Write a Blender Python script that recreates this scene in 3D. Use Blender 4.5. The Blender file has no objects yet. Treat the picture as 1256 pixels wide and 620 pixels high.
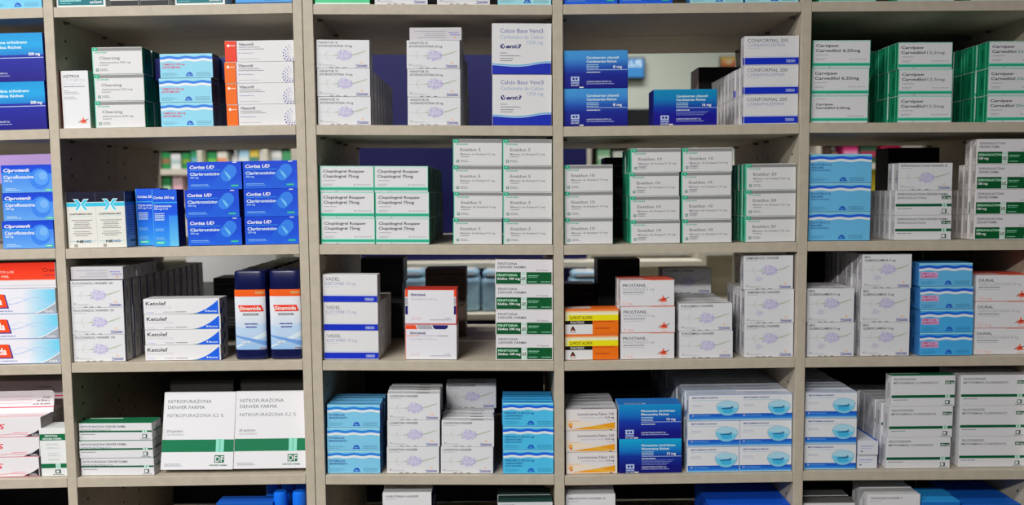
import bpy, bmesh, math, random
from mathutils import Matrix, Vector
C = bpy.context.scene.collection
R_ = random.Random(7)

# ------------------------------------------------------------------ camera solved from the shelf lines
FPX, D0, CZ = 981.41, 1.4, 1.45
def basis(p, y, r):
    cp, sp, cy, sy, cr, sr = math.cos(p), math.sin(p), math.cos(y), math.sin(y), math.cos(r), math.sin(r)
    F = Vector((sy*cp, cy*cp, -sp)); r0 = Vector((cy, -sy, 0)); u0 = r0.cross(F)
    return cr*r0 + sr*u0, cr*u0 - sr*r0, F
CR, CU, CF = basis(math.radians(4.2688), math.radians(.3622), math.radians(-.4961))
CAM = Vector((0, -D0, CZ))
cd = bpy.data.cameras.new('camera'); cam = bpy.data.objects.new('camera', cd); C.objects.link(cam)
cam.matrix_world = Matrix(((CR.x, CU.x, -CF.x, CAM.x), (CR.y, CU.y, -CF.y, CAM.y), (CR.z, CU.z, -CF.z, CAM.z), (0, 0, 0, 1)))
cd.sensor_width = 36; cd.lens = FPX*36/1256; cd.clip_start = .05
cd.dof.use_dof = True; cd.dof.focus_distance = 1.41; cd.dof.aperture_fstop = 2.6
bpy.context.scene.camera = cam

def at(px, py, y):                      # point at depth y seen at a pixel of the photograph
    d = CF + CR*((px-628)/FPX) - CU*((py-310)/FPX)
    return CAM + d*((y+D0)/d.y)
def Xof(px, y, z):                      # x of the point at (y, z) seen at pixel column px
    d0 = Vector((0, y+D0, z-CZ)); t = (px-628)/FPX
    return (t*d0.dot(CF) - d0.dot(CR))/(CR.x - t*CF.x)

# ------------------------------------------------------------------ colours and materials
def lin(v): v /= 255; return v/12.92 if v <= .04045 else ((v+.055)/1.055)**2.4
def alb(c, k=1.17): return tuple(min(.88, lin(min(255, v*(1+(k-1)*min(1, v/170))))*.88) for v in c) + (1,)

def nodemat(name):
    m = bpy.data.materials.new(name); m.use_nodes = True
    return m, m.node_tree.nodes, m.node_tree.links, m.node_tree.nodes['Principled BSDF']
def plain(name, col, rough=.5, noise=.05, scale=40, spec=.4, bump=0, stretch=None, metal=0):
    m, N, L, b = nodemat(name)
    tc = N.new('ShaderNodeTexCoord'); nz = N.new('ShaderNodeTexNoise'); nz.inputs['Scale'].default_value = scale
    nz.inputs['Detail'].default_value = 5
    if stretch:
        mp = N.new('ShaderNodeMapping'); mp.inputs['Scale'].default_value = stretch
        L.new(tc.outputs['Object'], mp.inputs[0]); L.new(mp.outputs[0], nz.inputs['Vector'])
    else: L.new(tc.outputs['Object'], nz.inputs['Vector'])
    rp = N.new('ShaderNodeValToRGB'); a = col if len(col) == 4 else alb(col)
    rp.color_ramp.elements[0].position = .3; rp.color_ramp.elements[1].position = .7
    rp.color_ramp.elements[0].color = tuple(v*(1-noise) for v in a[:3])+(1,)
    rp.color_ramp.elements[1].color = tuple(min(.95, v*(1+noise)) for v in a[:3])+(1,)
    L.new(nz.outputs['Fac'], rp.inputs[0]); L.new(rp.outputs[0], b.inputs['Base Color'])
    b.inputs['Roughness'].default_value = rough; b.inputs['Specular IOR Level'].default_value = spec
    b.inputs['Metallic'].default_value = metal
    if bump:
        bp = N.new('ShaderNodeBump'); bp.inputs['Strength'].default_value = bump; bp.inputs['Distance'].default_value = .001
        L.new(nz.outputs['Fac'], bp.inputs['Height']); L.new(bp.outputs[0], b.inputs['Normal'])
    return m
def printed(name, rough, coat=0):
    # ink colours come from the mesh's print, a fine noise gives the card its fibre
    m, N, L, b = nodemat(name)
    at_ = N.new('ShaderNodeAttribute'); at_.attribute_name = 'ink'
    tc = N.new('ShaderNodeTexCoord'); nz = N.new('ShaderNodeTexNoise'); nz.inputs['Scale'].default_value = 320
    mr = N.new('ShaderNodeMapRange'); mr.inputs['To Min'].default_value = .94; mr.inputs['To Max'].default_value = 1.04
    vm = N.new('ShaderNodeVectorMath'); vm.operation = 'SCALE'
    L.new(tc.outputs['Object'], nz.inputs['Vector']); L.new(nz.outputs['Fac'], mr.inputs[0])
    L.new(at_.outputs['Color'], vm.inputs[0]); L.new(mr.outputs[0], vm.inputs['Scale']); L.new(vm.outputs[0], b.inputs['Base Color'])
    b.inputs['Roughness'].default_value = rough; b.inputs['Specular IOR Level'].default_value = .22
    b.inputs['Coat Weight'].default_value = coat; b.inputs['Coat Roughness'].default_value = .25
    return m
CARD = printed('printed_carton_card', .45, .1)
LABELM = printed('printed_plastic_label', .35, .2)
LAM = plain('warm_grey_laminate', (171, 163, 149), .5, .07, 60, .35, .08, (1, 1, 1))
BACKM = plain('added_dark_backing', (34, 34, 44), .8, .05, 20)
HOLE = plain('drilled_hole_dark', (25, 24, 22), .9, .02)
PINM = plain('shelf_pin_steel', (120, 118, 112), .35, .05, metal=.8)
NAVYP = plain('glossy_navy_plastic', (14, 22, 72), .28, .05, spec=.5)
BLUEP = plain('bright_blue_plastic', (20, 110, 225), .3, .05, spec=.5)

# ------------------------------------------------------------------ mesh with per-corner ink
class PM:
    def __init__(s): s.v = []; s.f = []; s.c = []
    def poly(s, pts, col):
        n = len(s.v); s.v += [tuple(p) for p in pts]; s.f.append(tuple(range(n, n+len(pts))))
        s.c.append([col]*len(pts) if not isinstance(col, list) else col)
    def mesh(s, name, mat):
        me = bpy.data.meshes.new(name); me.from_pydata(s.v, [], s.f)
        a = me.color_attributes.new('ink', 'FLOAT_COLOR', 'CORNER')
        flat = [x for fc in s.c for c in fc for x in c]
        a.data.foreach_set('color', flat); me.materials.append(mat); me.update(); return me

_gl = {}
def glyphs(txt, bold, shear):
    k = (txt, bold, shear)
    if k in _gl: return _gl[k]
    cu = bpy.data.curves.new('t', 'FONT'); cu.body = txt; cu.size = 1; cu.resolution_u = 2; cu.offset = bold; cu.shear = shear
    o = bpy.data.objects.new('t', cu); C.objects.link(o)
    dg = bpy.context.evaluated_depsgraph_get(); me = bpy.data.meshes.new_from_object(o.evaluated_get(dg))
    v = [(p.co.x, p.co.y) for p in me.vertices]; f = [tuple(p.vertices) for p in me.polygons]
    x0 = min(p[0] for p in v); x1 = max(p[0] for p in v)
    v = [((x-x0)/(x1-x0), y/.729) for x, y in v]
    bpy.data.objects.remove(o); bpy.data.curves.remove(cu); bpy.data.meshes.remove(me)
    _gl[k] = (v, f); return _gl[k]

def cutx(pts, x, sg):                    # keeps the side of a polygon right (sg 1) or left (sg -1) of column x
    out = []
    for (a, b), (c, d) in zip(pts, pts[1:]+pts[:1]):
        ia, ic = (a-x)*sg >= 0, (c-x)*sg >= 0
        if ia: out.append((a, b))
        if ia != ic: t = (x-a)/(c-a); out.append((x, b+(d-b)*t))
    return out
class Canvas:                            # draws flat print on one face; u to the right, v downwards, units of s
    def __init__(c, pm, mp, w, h): c.pm = pm; c.mp = mp; c.w = w; c.h = h; c.k = 1; c.slab = 0
    def P(c, pts, col, k=None):
        if k is None: c.k += 1; k = c.k
        if len(col) == 3: col = alb(col)
        cl = [(min(max(u, 0), c.w), min(max(v, 0), c.h)) for u, v in pts]
        if c.slab:
            lo = min(u for u, v in cl); hi = max(u for u, v in cl); a = math.floor(lo/c.slab)*c.slab
            while a < hi-1e-6:
                q = cutx(cutx(cl, a, 1), a+c.slab, -1)
                if len(q) > 2: c.pm.poly([c.mp(u, v, k) for u, v in reversed(q)], col)
                a += c.slab
            return
        c.pm.poly([c.mp(u, v, k) for u, v in reversed(cl)], col)
    def R(c, u0, v0, u1, v1, col): c.P([(u0, v0), (u1, v0), (u1, v1), (u0, v1)], col)
    def G(c, u0, v0, u1, v1, stops, n=0):   # printed vertical gradient
        c.k += 1
        for (a, ca), (b, cb) in zip(stops[:-1], stops[1:]):
            va, vb = v0+(v1-v0)*a, v0+(v1-v0)*b; A, B = alb(ca), alb(cb)
            c.pm.poly([c.mp(u0, vb, c.k), c.mp(u1, vb, c.k), c.mp(u1, va, c.k), c.mp(u0, va, c.k)], [B, B, A, A])
    def T(c, txt, u, v, h, w, col, bold=0, it=0):
        if '®' in txt: w *= 1-.8/len(txt); txt = txt.replace('®', '')
        vs, fs = glyphs(txt, round(max(bold*.6, .01 if h < 3.7 else 0), 4), it); c.k += 1; col = alb(col); ps = [(min(max(u+x*w, .1), c.w-.1), min(max(v-y*h, .1), c.h-.1)) for x, y in vs]
        for f in fs: c.pm.poly([c.mp(ps[i][0], ps[i][1], c.k) for i in f], col)
    def B(c, u, v, w, h, col):              # illegible small print
        r = random.Random(int(u*31+v*17+w)); x = u; c.k += 1
        while x < u+w-.3:
            l = min(r.uniform(.9, 3.4), u+w-x); c.P([(x, v), (x+l, v), (x+l, v+h), (x, v+h)], col, c.k); x += l+.45
    def O(c, u, v, ru, rv, col, n=14, a0=0, a1=360):
        c.P([(u+ru*math.cos(math.radians(a0+(a1-a0)*i/n)), v+rv*math.sin(math.radians(a0+(a1-a0)*i/n))) for i in range(n if a1-a0 == 360 else n+1)], col)
    def strip(c, top, bot, col, u0=0, u1=None, n=24):    # between two curves of u
        u1 = c.w if u1 is None else u1; c.k += 1
        for i in range(n):
            a = u0+(u1-u0)*i/n; b = u0+(u1-u0)*(i+1)/n
            c.P([(a, top(a)), (b, top(b)), (b, bot(b)), (a, bot(a))], col, c.k)

W = (206, 205, 207)
class Carton:
    def __init__(c, w, h, d, s, cols):
        c.w, c.h, c.d, c.s = w, h, d, s; pm = c.pm = PM(); e = .000036
        X, Y, Z = w*s, d*s, h*s; b = .0005
        g = lambda k: alb(cols.get(k, cols.get('all', W)))
        # chamfered carton body, origin at bottom centre of the front face
        F = {'front': [(-X/2+b, 0, b), (X/2-b, 0, b), (X/2-b, 0, Z-b), (-X/2+b, 0, Z-b)],
             'back': [(X/2-b, Y, b), (-X/2+b, Y, b), (-X/2+b, Y, Z-b), (X/2-b, Y, Z-b)],
             'right': [(X/2, b, b), (X/2, Y-b, b), (X/2, Y-b, Z-b), (X/2, b, Z-b)],
             'left': [(-X/2, Y-b, b), (-X/2, b, b), (-X/2, b, Z-b), (-X/2, Y-b, Z-b)],
             'top': [(-X/2+b, b, Z), (X/2-b, b, Z), (X/2-b, Y-b, Z), (-X/2+b, Y-b, Z)],
             'bottom': [(-X/2+b, Y-b, 0), (X/2-b, Y-b, 0), (X/2-b, b, 0), (-X/2+b, b, 0)]}
        for k, q in F.items(): pm.poly(q, g(k))
        f = F
        def E(a, i, j, b_, k, l, col): pm.poly([f[a][j], f[a][i], f[b_][l], f[b_][k]], g(col))
        E('front', 1, 2, 'right', 3, 0, 'right'); E('front', 3, 0, 'left', 1, 2, 'left'); E('front', 2, 3, 'top', 0, 1, 'top'); E('front', 0, 1, 'bottom', 2, 3, 'bottom')
        E('back', 1, 2, 'left', 3, 0, 'left'); E('back', 3, 0, 'right', 1, 2, 'right'); E('back', 2, 3, 'top', 2, 3, 'top'); E('back', 0, 1, 'bottom', 0, 1, 'bottom')
        E('right', 2, 3, 'top', 1, 2, 'top'); E('left', 2, 3, 'top', 3, 0, 'top'); E('right', 0, 1, 'bottom', 1, 2, 'bottom'); E('left', 0, 1, 'bottom', 3, 0, 'bottom')
        c.front = Canvas(pm, lambda u, v, k: (-X/2+b+(u/w)*(X-2*b), -e*k*.5, Z-b-(v/h)*(Z-2*b)), w, h)
        c.right = Canvas(pm, lambda u, v, k: (X/2+e*k*.5, b+(u/d)*(Y-2*b), Z-b-(v/h)*(Z-2*b)), d, h)
        c.left = Canvas(pm, lambda u, v, k: (-X/2-e*k*.5, Y-b-(u/d)*(Y-2*b), Z-b-(v/h)*(Z-2*b)), d, h)
        c.top = Canvas(pm, lambda u, v, k: (-X/2+b+(u/w)*(X-2*b), Y-b-(v/d)*(Y-2*b), Z+e*k*.4), w, d)
        c.back = Canvas(pm, lambda u, v, k: (X/2-b-(u/w)*(X-2*b), Y+e*k*.5, Z-b-(v/h)*(Z-2*b)), w, h)
        fl = tuple(v*.72 for v in cols.get('right', cols.get('all', W)))
        for S in (c.right, c.left):            # tuck flap seam on both ends
            S.R(.6, 1.2, d-.6, 1.6, fl); S.R(.6, 1.2, .9, h-1.5, fl)
            for q in range(3): S.B(d*.42+q*1.6, h*.25, .9, h*.5, fl)

# ------------------------------------------------------------------ print designs (numbers in photograph pixels of the face)
GR, DK, NV = (120, 120, 126), (48, 46, 60), (30, 30, 120)
def lavender(f, cx, cy, sc, pale=0, stem=True, w=65):
    r = random.Random(3); mixp = lambda c: tuple(v+(200-v)*pale for v in c)
    G1, G2 = mixp((166, 180, 160)), mixp((182, 191, 184))
    if stem:
        f.strip(lambda u: cy+.3-.25*math.sin(u/6), lambda u: cy+1-.25*math.sin(u/6), G2, 1, cx-9*sc, 8)
        for a, b, p, q in ((10, cy, 14, cy-6*sc), (10, cy, 14.5, cy+6*sc)):
            f.P([(a, b), (p, q), (p+.8, q), (a+1.4, b+.4)], G2)
        f.P([(cx-15*sc, cy), (cx-8*sc, cy-1.2), (cx-8*sc, cy+1.4)], G1)
        f.P([(cx+8*sc, cy-.6), (cx+17*sc, cy-3.2*sc), (w-3.5, cy-6.2*sc), (w-3.5, cy-5.2*sc), (cx+17*sc, cy-1.4*sc), (cx+8*sc, cy+1)], G1)
    f.k += 1; f.P([(cx+(10 if i % 2 else 7.4)*sc*math.cos(i*.393), cy+(6.4 if i % 2 else 4.6)*sc*math.sin(i*.393)) for i in range(16)], mixp((192, 189, 208))); f.k += 1; kk = f.k
    for i in range(int(120*sc)):
        a = r.uniform(0, 6.283); q = math.sqrt(r.random()); x = cx+q*10.4*sc*math.cos(a); y = cy+q*6.8*sc*math.sin(a)*(1-.25*math.cos(a))
        z = r.uniform(.5, .95)*max(.7, sc); t = r.random()
        f.P([(x-z, y), (x, y-z*.8), (x+z, y), (x, y+z*.8)], mixp((150+44*t, 141+46*t, 198+12*t)), kk+i % 3)
def vannier(lines, w=65, h=34.3, d=22, n='30', tall=False, side=None, sub=True, paper=(203, 204, 207)):
    def build(s):
        c = Carton(w, h, d, s, {'all': (186, 186, 186), 'front': paper, 'right': side or (188, 188, 190), 'top': (190, 190, 192)})
        f = c.front; y = 4.4
        for i, (t, tw) in enumerate(lines):
            f.T(t, 2.6, y, 2.9, tw, (66, 66, 78), .022); y += 4.1
        if sub: f.B(2.6, y-2.6, 14, .6, (150, 150, 156))
        cy = h*.54 if not tall else h*.44
        lavender(f, w*.53, cy, 1 if not tall else 1, w=w)
        if tall: lavender(f, w*.3, h*.69, .5, .45, False); f.P([(2, h*.68), (w*.22, h*.69), (w*.22, h*.7)], (190, 196, 186))
        f.T(n, 2.4, h-3.2, 2.6, 3.6, (150, 150, 152)); f.B(6.8, h-4.2, 14, .7, (178, 178, 180)); f.B(6.8, h-3, 18, .6, (184, 184, 186))
        x = w-17; f.P([(x+7.3, h-8.8), (x+9, h-6.4), (x+7.3, h-5.4), (x+5.6, h-6.4)], (226, 150, 90)); f.O(x+7.3, h-6.7, .8, .8, (220, 220, 225))
        f.T('Vannier', x, h-2.3, 2.7, 15, (58, 62, 150), .02)
        f.strip(lambda u: h-1.7+.25*math.cos((u-x)/3), lambda u: h-1.2+.25*math.cos((u-x)/3), (58, 62, 150), x, x+15, 5)
        for q in (.24, .36, .5): f.R(w*q, h-.9, w*q+4, h-.3, (84, 84, 84))
        if not side: c.right.R(.1, 0, 3.4, h, (48, 34, 110)); c.right.R(d-1.4, 0, d, h, (48, 34, 110))
        c.left.R(d-1.6, 0, d-.8, h, (96, 80, 150)); c.left.T('Vannier', 1.5, h*.6, 2, min(10, d-4), (96, 90, 150))
        for q in range(3): c.top.B(4+q*17, 4, 13, .7, (150, 150, 155)); c.top.B(4+q*17, 6.2, 13, .7, (150, 150, 155))
        c.top.R(w*.55, d-3.4, w*.8, d-1, (70, 70, 74)); c.top.R(0, d-.6, w, d, (150, 150, 156))
        return c
    return build
def wave(lines, w=64, h=29, d=24, base=(110, 182, 216), top=(52, 118, 206), tc=(30, 70, 150), box=None):
    def build(s):
        c = Carton(w, h, d, s, {'all': tuple(v*.8 for v in base), 'front': tuple(v*.92+170*.08 for v in base), 'top': tuple(v*.86 for v in base), 'right': (44, 96, 150), 'left': (60, 120, 176)})
        f = c.front; a = w/3.1*1.0; wv = lambda v, m=1: (lambda u: v+.68*m*math.sin(u/a*6.283+1.2))
        f.R(0, 0, w, 1.4, (150, 202, 232)); f.strip(wv(3), wv(6.2), top); f.strip(wv(6.2), wv(9.2, .9), (206, 214, 222), n=30)
        y = 14
        if box:
            f.R(1.6, 10.9, 1.6+box, 18.8, (186, 160, 200))
        for i, (t, tw) in enumerate(lines):
            f.T(t, 2.4, y, 2.6 if i < 2 else 1.7, tw, tc, .035); y += 3.7 if i < 1 else 3
        f.B(2.4, h-6, 16, .6, tuple(v*.78 for v in base)); f.B(2.4, h-4.4, 19, .6, tuple(v*.78 for v in base)); f.B(2.4, h-2.8, 14, .6, tuple(v*.78 for v in base))
        x = w*.48; f.P([(x, h-1.8), (x+2.2, h-6), (x+3.6, h-6.8), (x+6, h-6.8), (x+7.4, h-6), (x+9.6, h-1.8)], (34, 84, 180)); f.R(x+2, h-3.6, x+7.4, h-3, base); f.R(x+3.9, h-5.4, x+4.5, h-2.4, base)
        for q in range(3): f.B(x+13, h-6.4+q*1.8, 18, .6, tuple(v*.74 for v in base))
        c.top.R(0, d-4.5, w, d-2.5, top); c.top.R(0, 1, w, 2.2, top); c.right.strip(lambda u: 3, lambda u: 6, top, n=1)
        for q in range(3): c.top.B(6, 7+q*3, w*.6, .8, tuple(v*.6 for v in base))
        return c
    return build
def duncan(t1, w1, t2, w2, w=60.5, h=32.1, d=22, m='10'):
    def build(s):
        c = Carton(w, h, d, s, {'all': (190, 194, 192), 'front': (202, 202, 203), 'left': (36, 150, 112), 'right': (30, 128, 92), 'top': (196, 200, 198)})
        f = c.front; f.R(0, .4, w, 4.3, (134, 134, 134)); f.R(0, 0, .9, h, (120, 200, 176)); f.R(.6, 0, 6.8, 4, (34, 160, 124)); f.R(2.4, 1.2, 5, 1.9, (150, 214, 196)); f.R(3.6, 1.2, 4.2, 3.2, (150, 214, 196))
        f.T('Duncan', 3.8, 6.9, 2.5, 14.4, (44, 168, 134), .03)
        f.T(t1, 8.8, 14.5, 3.6, w1, (116, 114, 120), .016); f.T(t2, 8.8, 19.4, 2.3, w2, (128, 126, 132), .012)
        f.B(9, 21.2, 11.5, .8, (128, 128, 134))
        f.R(3.8, h-6.6, 7.2, h-3.4, (60, 130, 112)); f.R(4.7, h-5.7, 6.3, h-4.3, W); f.B(9, h-6.4, 9, .9, (140, 140, 146)); f.B(9, h-4.6, 10, .8, (150, 150, 156))
        f.R(0, h-.5, w, h, (186, 196, 192)); f.R(w-.5, 0, w, h, (150, 150, 140))
        c.right.R(2, 2, 6, h-2, (60, 160, 120)); c.left.R(d-3.2, 1, d-.3, h-1, (110, 206, 172))
        c.top.R(0, d-1, w, d, (110, 200, 170))
        return c
    return build
def rospaw(t1, w1, t2, w2, w=66.5, h=31.8, d=24, t3=None, small=0):
    def build(s):
        c = Carton(w, h, d, s, {'all': (196, 202, 200), 'front': (204, 204, 207), 'left': (20, 128, 92), 'right': (18, 110, 78), 'top': (200, 214, 210)})
        f = c.front; f.R(0, 0, w, .8, (120, 196, 172)); f.R(0, 0, .8, h, (70, 178, 146)); f.R(w-.6, 0, w, h, (90, 184, 156))
        if small:
            f.B(6, 3.5, 13, .8, (150, 150, 156)); f.T(t1, 6, 11.8, 2.8, w1, DK, .035); f.T(t2, 6, 16.2, 2.8, w2, DK, .035); f.B(46, h-8.6, 20, .8, (140, 140, 150))
        else:
            f.T(t1, 4, 7.8, 3.6, w1, DK, .03); f.T(t2, 4, 14, 3.6, w2, DK, .03)
            if t3: f.T(t3[0], 4+w2+2, 14, 3.4, t3[1], t3[2], .012)
            f.B(4.5, 17.4, 15, .8, (150, 150, 156)); f.B(4.5, 22, 12, .7, (160, 160, 166)); f.B(4.5, 23.6, 10, .7, (160, 160, 166)); f.O(w-24, 23, 1, 1, (160, 160, 170), 8); f.B(w-22, 22.6, 18, .8, (160, 160, 168))
        f.G(.8, h-6.2, w-.6, h-1.6, [(0, (150, 206, 190)), (.3, (44, 168, 138)), (.7, (20, 150, 120)), (1, (150, 214, 198))])
        f.O(w*.3, h-.8, .7, .5, (40, 60, 60), 6)
        c.left.R(d-6, 0, d-4.5, h, (90, 190, 150)); c.left.R(5, 0, 6, h, (60, 170, 130)); c.top.R(0, d-1.5, w, d, (90, 190, 160))
        return c
    return build
def richet(l1, w1, l2, w2, dose, w=79, h=46, d=34, stops=None, tx=28, band=False, extra=0, side=(22, 30, 120)):
    stops = stops or [(0, (70, 146, 204)), (.2, (66, 138, 202)), (.45, (36, 84, 170)), (.62, (26, 44, 142)), (1, (24, 24, 124))]
    def build(s):
        c = Carton(w, h, d, s, {'all': (26, 34, 130), 'top': (50, 120, 190), 'right': side, 'left': side}); f = c.front; k = h/46
        f.G(0, 0, w, h, stops)
        f.T(l1, tx, 9.9*k, 3*k**.5, w1, (196, 226, 240), .04); f.T(l2, tx, 14.6*k, 3*k**.5, w2, (206, 232, 244), .04)
        for q in range(3): f.B(tx, (17+q*2.1)*k, 15, .8, (180, 210, 232))
        f.T(dose, w-18, 21.5*k, 3.2*k**.5, 11 if len(dose) < 6 else 14, (226, 232, 240), .045)
        f.R(tx, 23.3*k, w, 23.9*k, (170, 190, 224)); f.B(tx, 26*k, 17, 1.1, (206, 214, 232))
        if extra:
            for q in range(extra): f.B(tx, (28.4+q*2)*k, 40-3*q, .8, (120, 134, 196))
        f.T('LABORATORIOS RICHET S.A.', tx, 39*k, 1.9, 31, (190, 198, 226), .03); f.B(tx, 40.4*k, 34, .9, (150, 160, 206))
        if tx > 10:
            f.R(8.4, 31.8, 18.8, 37.6, (170, 186, 226)); f.R(8.4, 38.6, 18.8, 40.4, (150, 168, 216)); f.R(10.4, 33.2, 13, 36, (40, 50, 140)); f.R(14.2, 33.2, 16.8, 36, (40, 50, 140))
            f.T('RICHET', 8.6, 43.4, 2.1, 10.2, (200, 208, 232), .03); f.R(19, h-1.6, 24, h-.2, (216, 220, 232))
        c.top.R(8, d-6, 34, d-1.5, (170, 190, 210)); c.top.B(9, d-5, 22, 2.4, (40, 60, 110))
        return c
    return build
def teva(t1, w1, t2, w2, w=67, h=35.6, d=16):
    def build(s):
        c = Carton(w, h, d, s, {'all': (204, 203, 204), 'front': (203, 203, 205), 'left': (206, 204, 205)}); f = c.front
        f.T(t1, 3.4, 7.4, 4.5, w1, (88, 86, 98), -.004); f.T(t2, 3.4, 12.8, 4, w2, (146, 148, 176), -.004); f.B(3.8, 14.6, 14, .7, (180, 180, 186))
        f.B(4, 22.6, 15, .7, (190, 206, 196)); f.B(w-19, 22.2, 14, .7, (190, 196, 196)); f.R(0, 24.9, w, 25.4, (160, 176, 216))
        f.R(0, 26.4, w, h-.7, (22, 50, 176)); f.R(w-15.4, 29, w-4.4, 32.4, (150, 166, 216)); f.R(w-14.8, 29.5, w-5, 31.9, (22, 50, 176)); f.T('TEVA', w-14.4, 31.7, 2, 9, (200, 208, 232), .03)
        c.left.R(d-7, 26, d, h-1, (30, 54, 168)); c.right.R(0, 26, 4, h-1, (30, 54, 168)); c.left.R(2.5, 4, 3.2, h-12, (150, 150, 160)); c.right.R(d-.9, 0, d, h, (170, 140, 140))
        return c
    return build
def denver(t1, w1, t2, w2, dose=None, w=70, h=30.5, d=22, st=(17.2, 20.6), big=False, gt=False):
    GN = (14, 92, 60)
    def build(s):
        c = Carton(w, h, d, s, {'all': (196, 196, 198), 'front': (203, 203, 206), 'top': (30, 110, 74) if gt else (190, 190, 192)}); f = c.front
        if big:
            f.T('NITROFURAZONA', 5, 13.4, 4.3, 54, (86, 92, 100), .0); f.T('DENVER FARMA', 5, 20.6, 4.3, 46, (86, 92, 100), .0); f.T('NITROFURAZONA 0,2 %', 5, 30.6, 4.2, 70, (110, 116, 124), -.004)
            f.T('20 apósitos', 5, 49, 3.2, 20, (110, 112, 120)); f.T('USO EXTERNO', 5, 53, 2.2, 22, (150, 150, 158))
            f.R(0, 58, w, 73, (10, 112, 76)); f.R(w-22, 57.6, w-12, 73.4, (130, 196, 176)); f.R(w-17.4, 57.6, w-16.6, 73.4, (80, 150, 128))
            f.R(w-23, 77, w-11, 86, (10, 104, 72)); f.T('DF', w-22, 85, 7, 10.4, W, .03); f.T('DENVER FARMA', w-29, 90, 1.9, 22, (60, 100, 84), .03); f.B(4, 87, 20, .9, (150, 150, 158)); f.B(4, 89, 22, .9, (150, 150, 158))
            return c
        f.T(t1, 2.4, 5.8, 2.9, w1, (72, 72, 84), .02); f.T(t2, 2.4, 10.4, 2.7, w2, (98, 98, 108), .016)
        f.R(0, st[0], w, st[1], GN); f.R(w-12, st[0]-.6, w-6, st[1]+.6, (170, 206, 190)); f.R(w-9.4, st[0]-.6, w-8.8, st[1]+.6, GN)
        if dose and dose != 'w': f.R(w-12.6, 6.6, w-1.2, 10.8, GN); f.T(dose, w-11.6, 10, 2.4, 9.6, (220, 232, 226), .02)
        f.B(2.4, st[1]+2, 18, .9, (120, 120, 128)); f.B(2.4, h-3.2, 9, 1.4, (190, 200, 196))
        x = w-12; q = h-7.4; f.R(x, q, x+6, q+5, (40, 80, 66)); f.R(x+.8, q+.8, x+4.2, q+4.2, (208, 208, 210)); f.R(x-2.5, h-1.6, x+9.5, h-.9, (120, 130, 130))
        c.left.R(3, 3, 3.6, h-3, (150, 150, 156)); c.left.R(5.5, 5, 6, h-5, (150, 150, 156)); c.left.R(d-1.2, 1, d-.8, h-1, (160, 160, 160))
        c.top.R(3, 2, w*.5, 5, (190, 200, 196)); c.right.R(4, st[0], d, st[1], (60, 120, 90))
        return c
    return build
def denverblock(t1, w1, t2, w2, g1, gw1, g2, gw2, w=70.5, h=31, d=20, corner='30 Cápsulas'):
    GN = (12, 88, 48)
    def build(s):
        c = Carton(w, h, d, s, {'all': (198, 196, 196), 'front': (206, 204, 208), 'left': (200, 196, 192)}); f = c.front; q = 15.4
        f.T(t1, 3, 6.3, 3, w1, (78, 74, 84)); f.T(t2, 3, 10.6, 3, w2, (78, 74, 84)); f.T(corner, w-20, 13.8, 1.9, 15, (130, 130, 138))
        f.R(.8, q, 31.5, h-.8, GN); f.R(38.5, q, w-.8, h-.8, GN); f.T(g1, 2.4, q+5.2, 2.9, gw1, (170, 220, 190), .045); f.T(g2, 2.4, q+9.6, 2.9, gw2, (214, 232, 222), .045)
        f.R(32.4, q, 38, q+3.6, (176, 204, 194)); f.R(32.4, h-5.4, 38, h-.8, (176, 204, 194)); f.R(31.5, q+4.3, 38.6, h-6, (206, 216, 212)); f.T('DF', 32.6, h-6.6, 3, 5, GN, .05); f.R(32, h-6.4, 38.4, h-5.8, GN)
        f.B(40.5, q+4, 13, 1, (150, 200, 176)); f.B(40.5, q+6, 12, .9, (110, 170, 140)); f.B(40.5, q+11.6, 11, 1, (140, 190, 166)); f.B(w-14, q+11.6, 12, 1, (140, 190, 166))
        c.left.R(3, 3, 3.6, h-3, (140, 140, 146)); c.left.R(5.5, 5, 6, h-5, (150, 150, 156)); c.left.R(d-2, 1, d-1.5, h-1, (140, 120, 120))
        return c
    return build
def splat(f, x, y, k=1):
    r = random.Random(5)
    pts = [(x+(6 if i % 2 else 3.4)*k*math.cos(i*.571)*(1+.25*r.random()), y+1.2*k+(4 if i % 2 else 2.2)*k*math.sin(i*.571)*.8) for i in range(11)]
    f.P(pts, (230, 124, 100)); f.P([(x-3.6*k, y+3.6*k), (x, y-5.4*k), (x+4*k, y+3.6*k)], (230, 112, 88)); f.P([(x-3.4*k, y+1*k), (x-1*k, y-.6*k), (x+3*k, y-.8*k), (x+3.6*k, y+.8*k), (x, y+1.6*k)], (176, 50, 44))
    f.P([(x-7.4*k, y+2.6*k), (x-4*k, y-.2*k), (x-3.6*k, y+.3*k), (x-7*k, y+3.1*k)], (96, 66, 70)); f.P([(x+2.6*k, y-.6*k), (x+7.2*k, y-2.8*k), (x+7.6*k, y-2.2*k), (x+3.2*k, y+.2*k)], (96, 66, 70))
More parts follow.
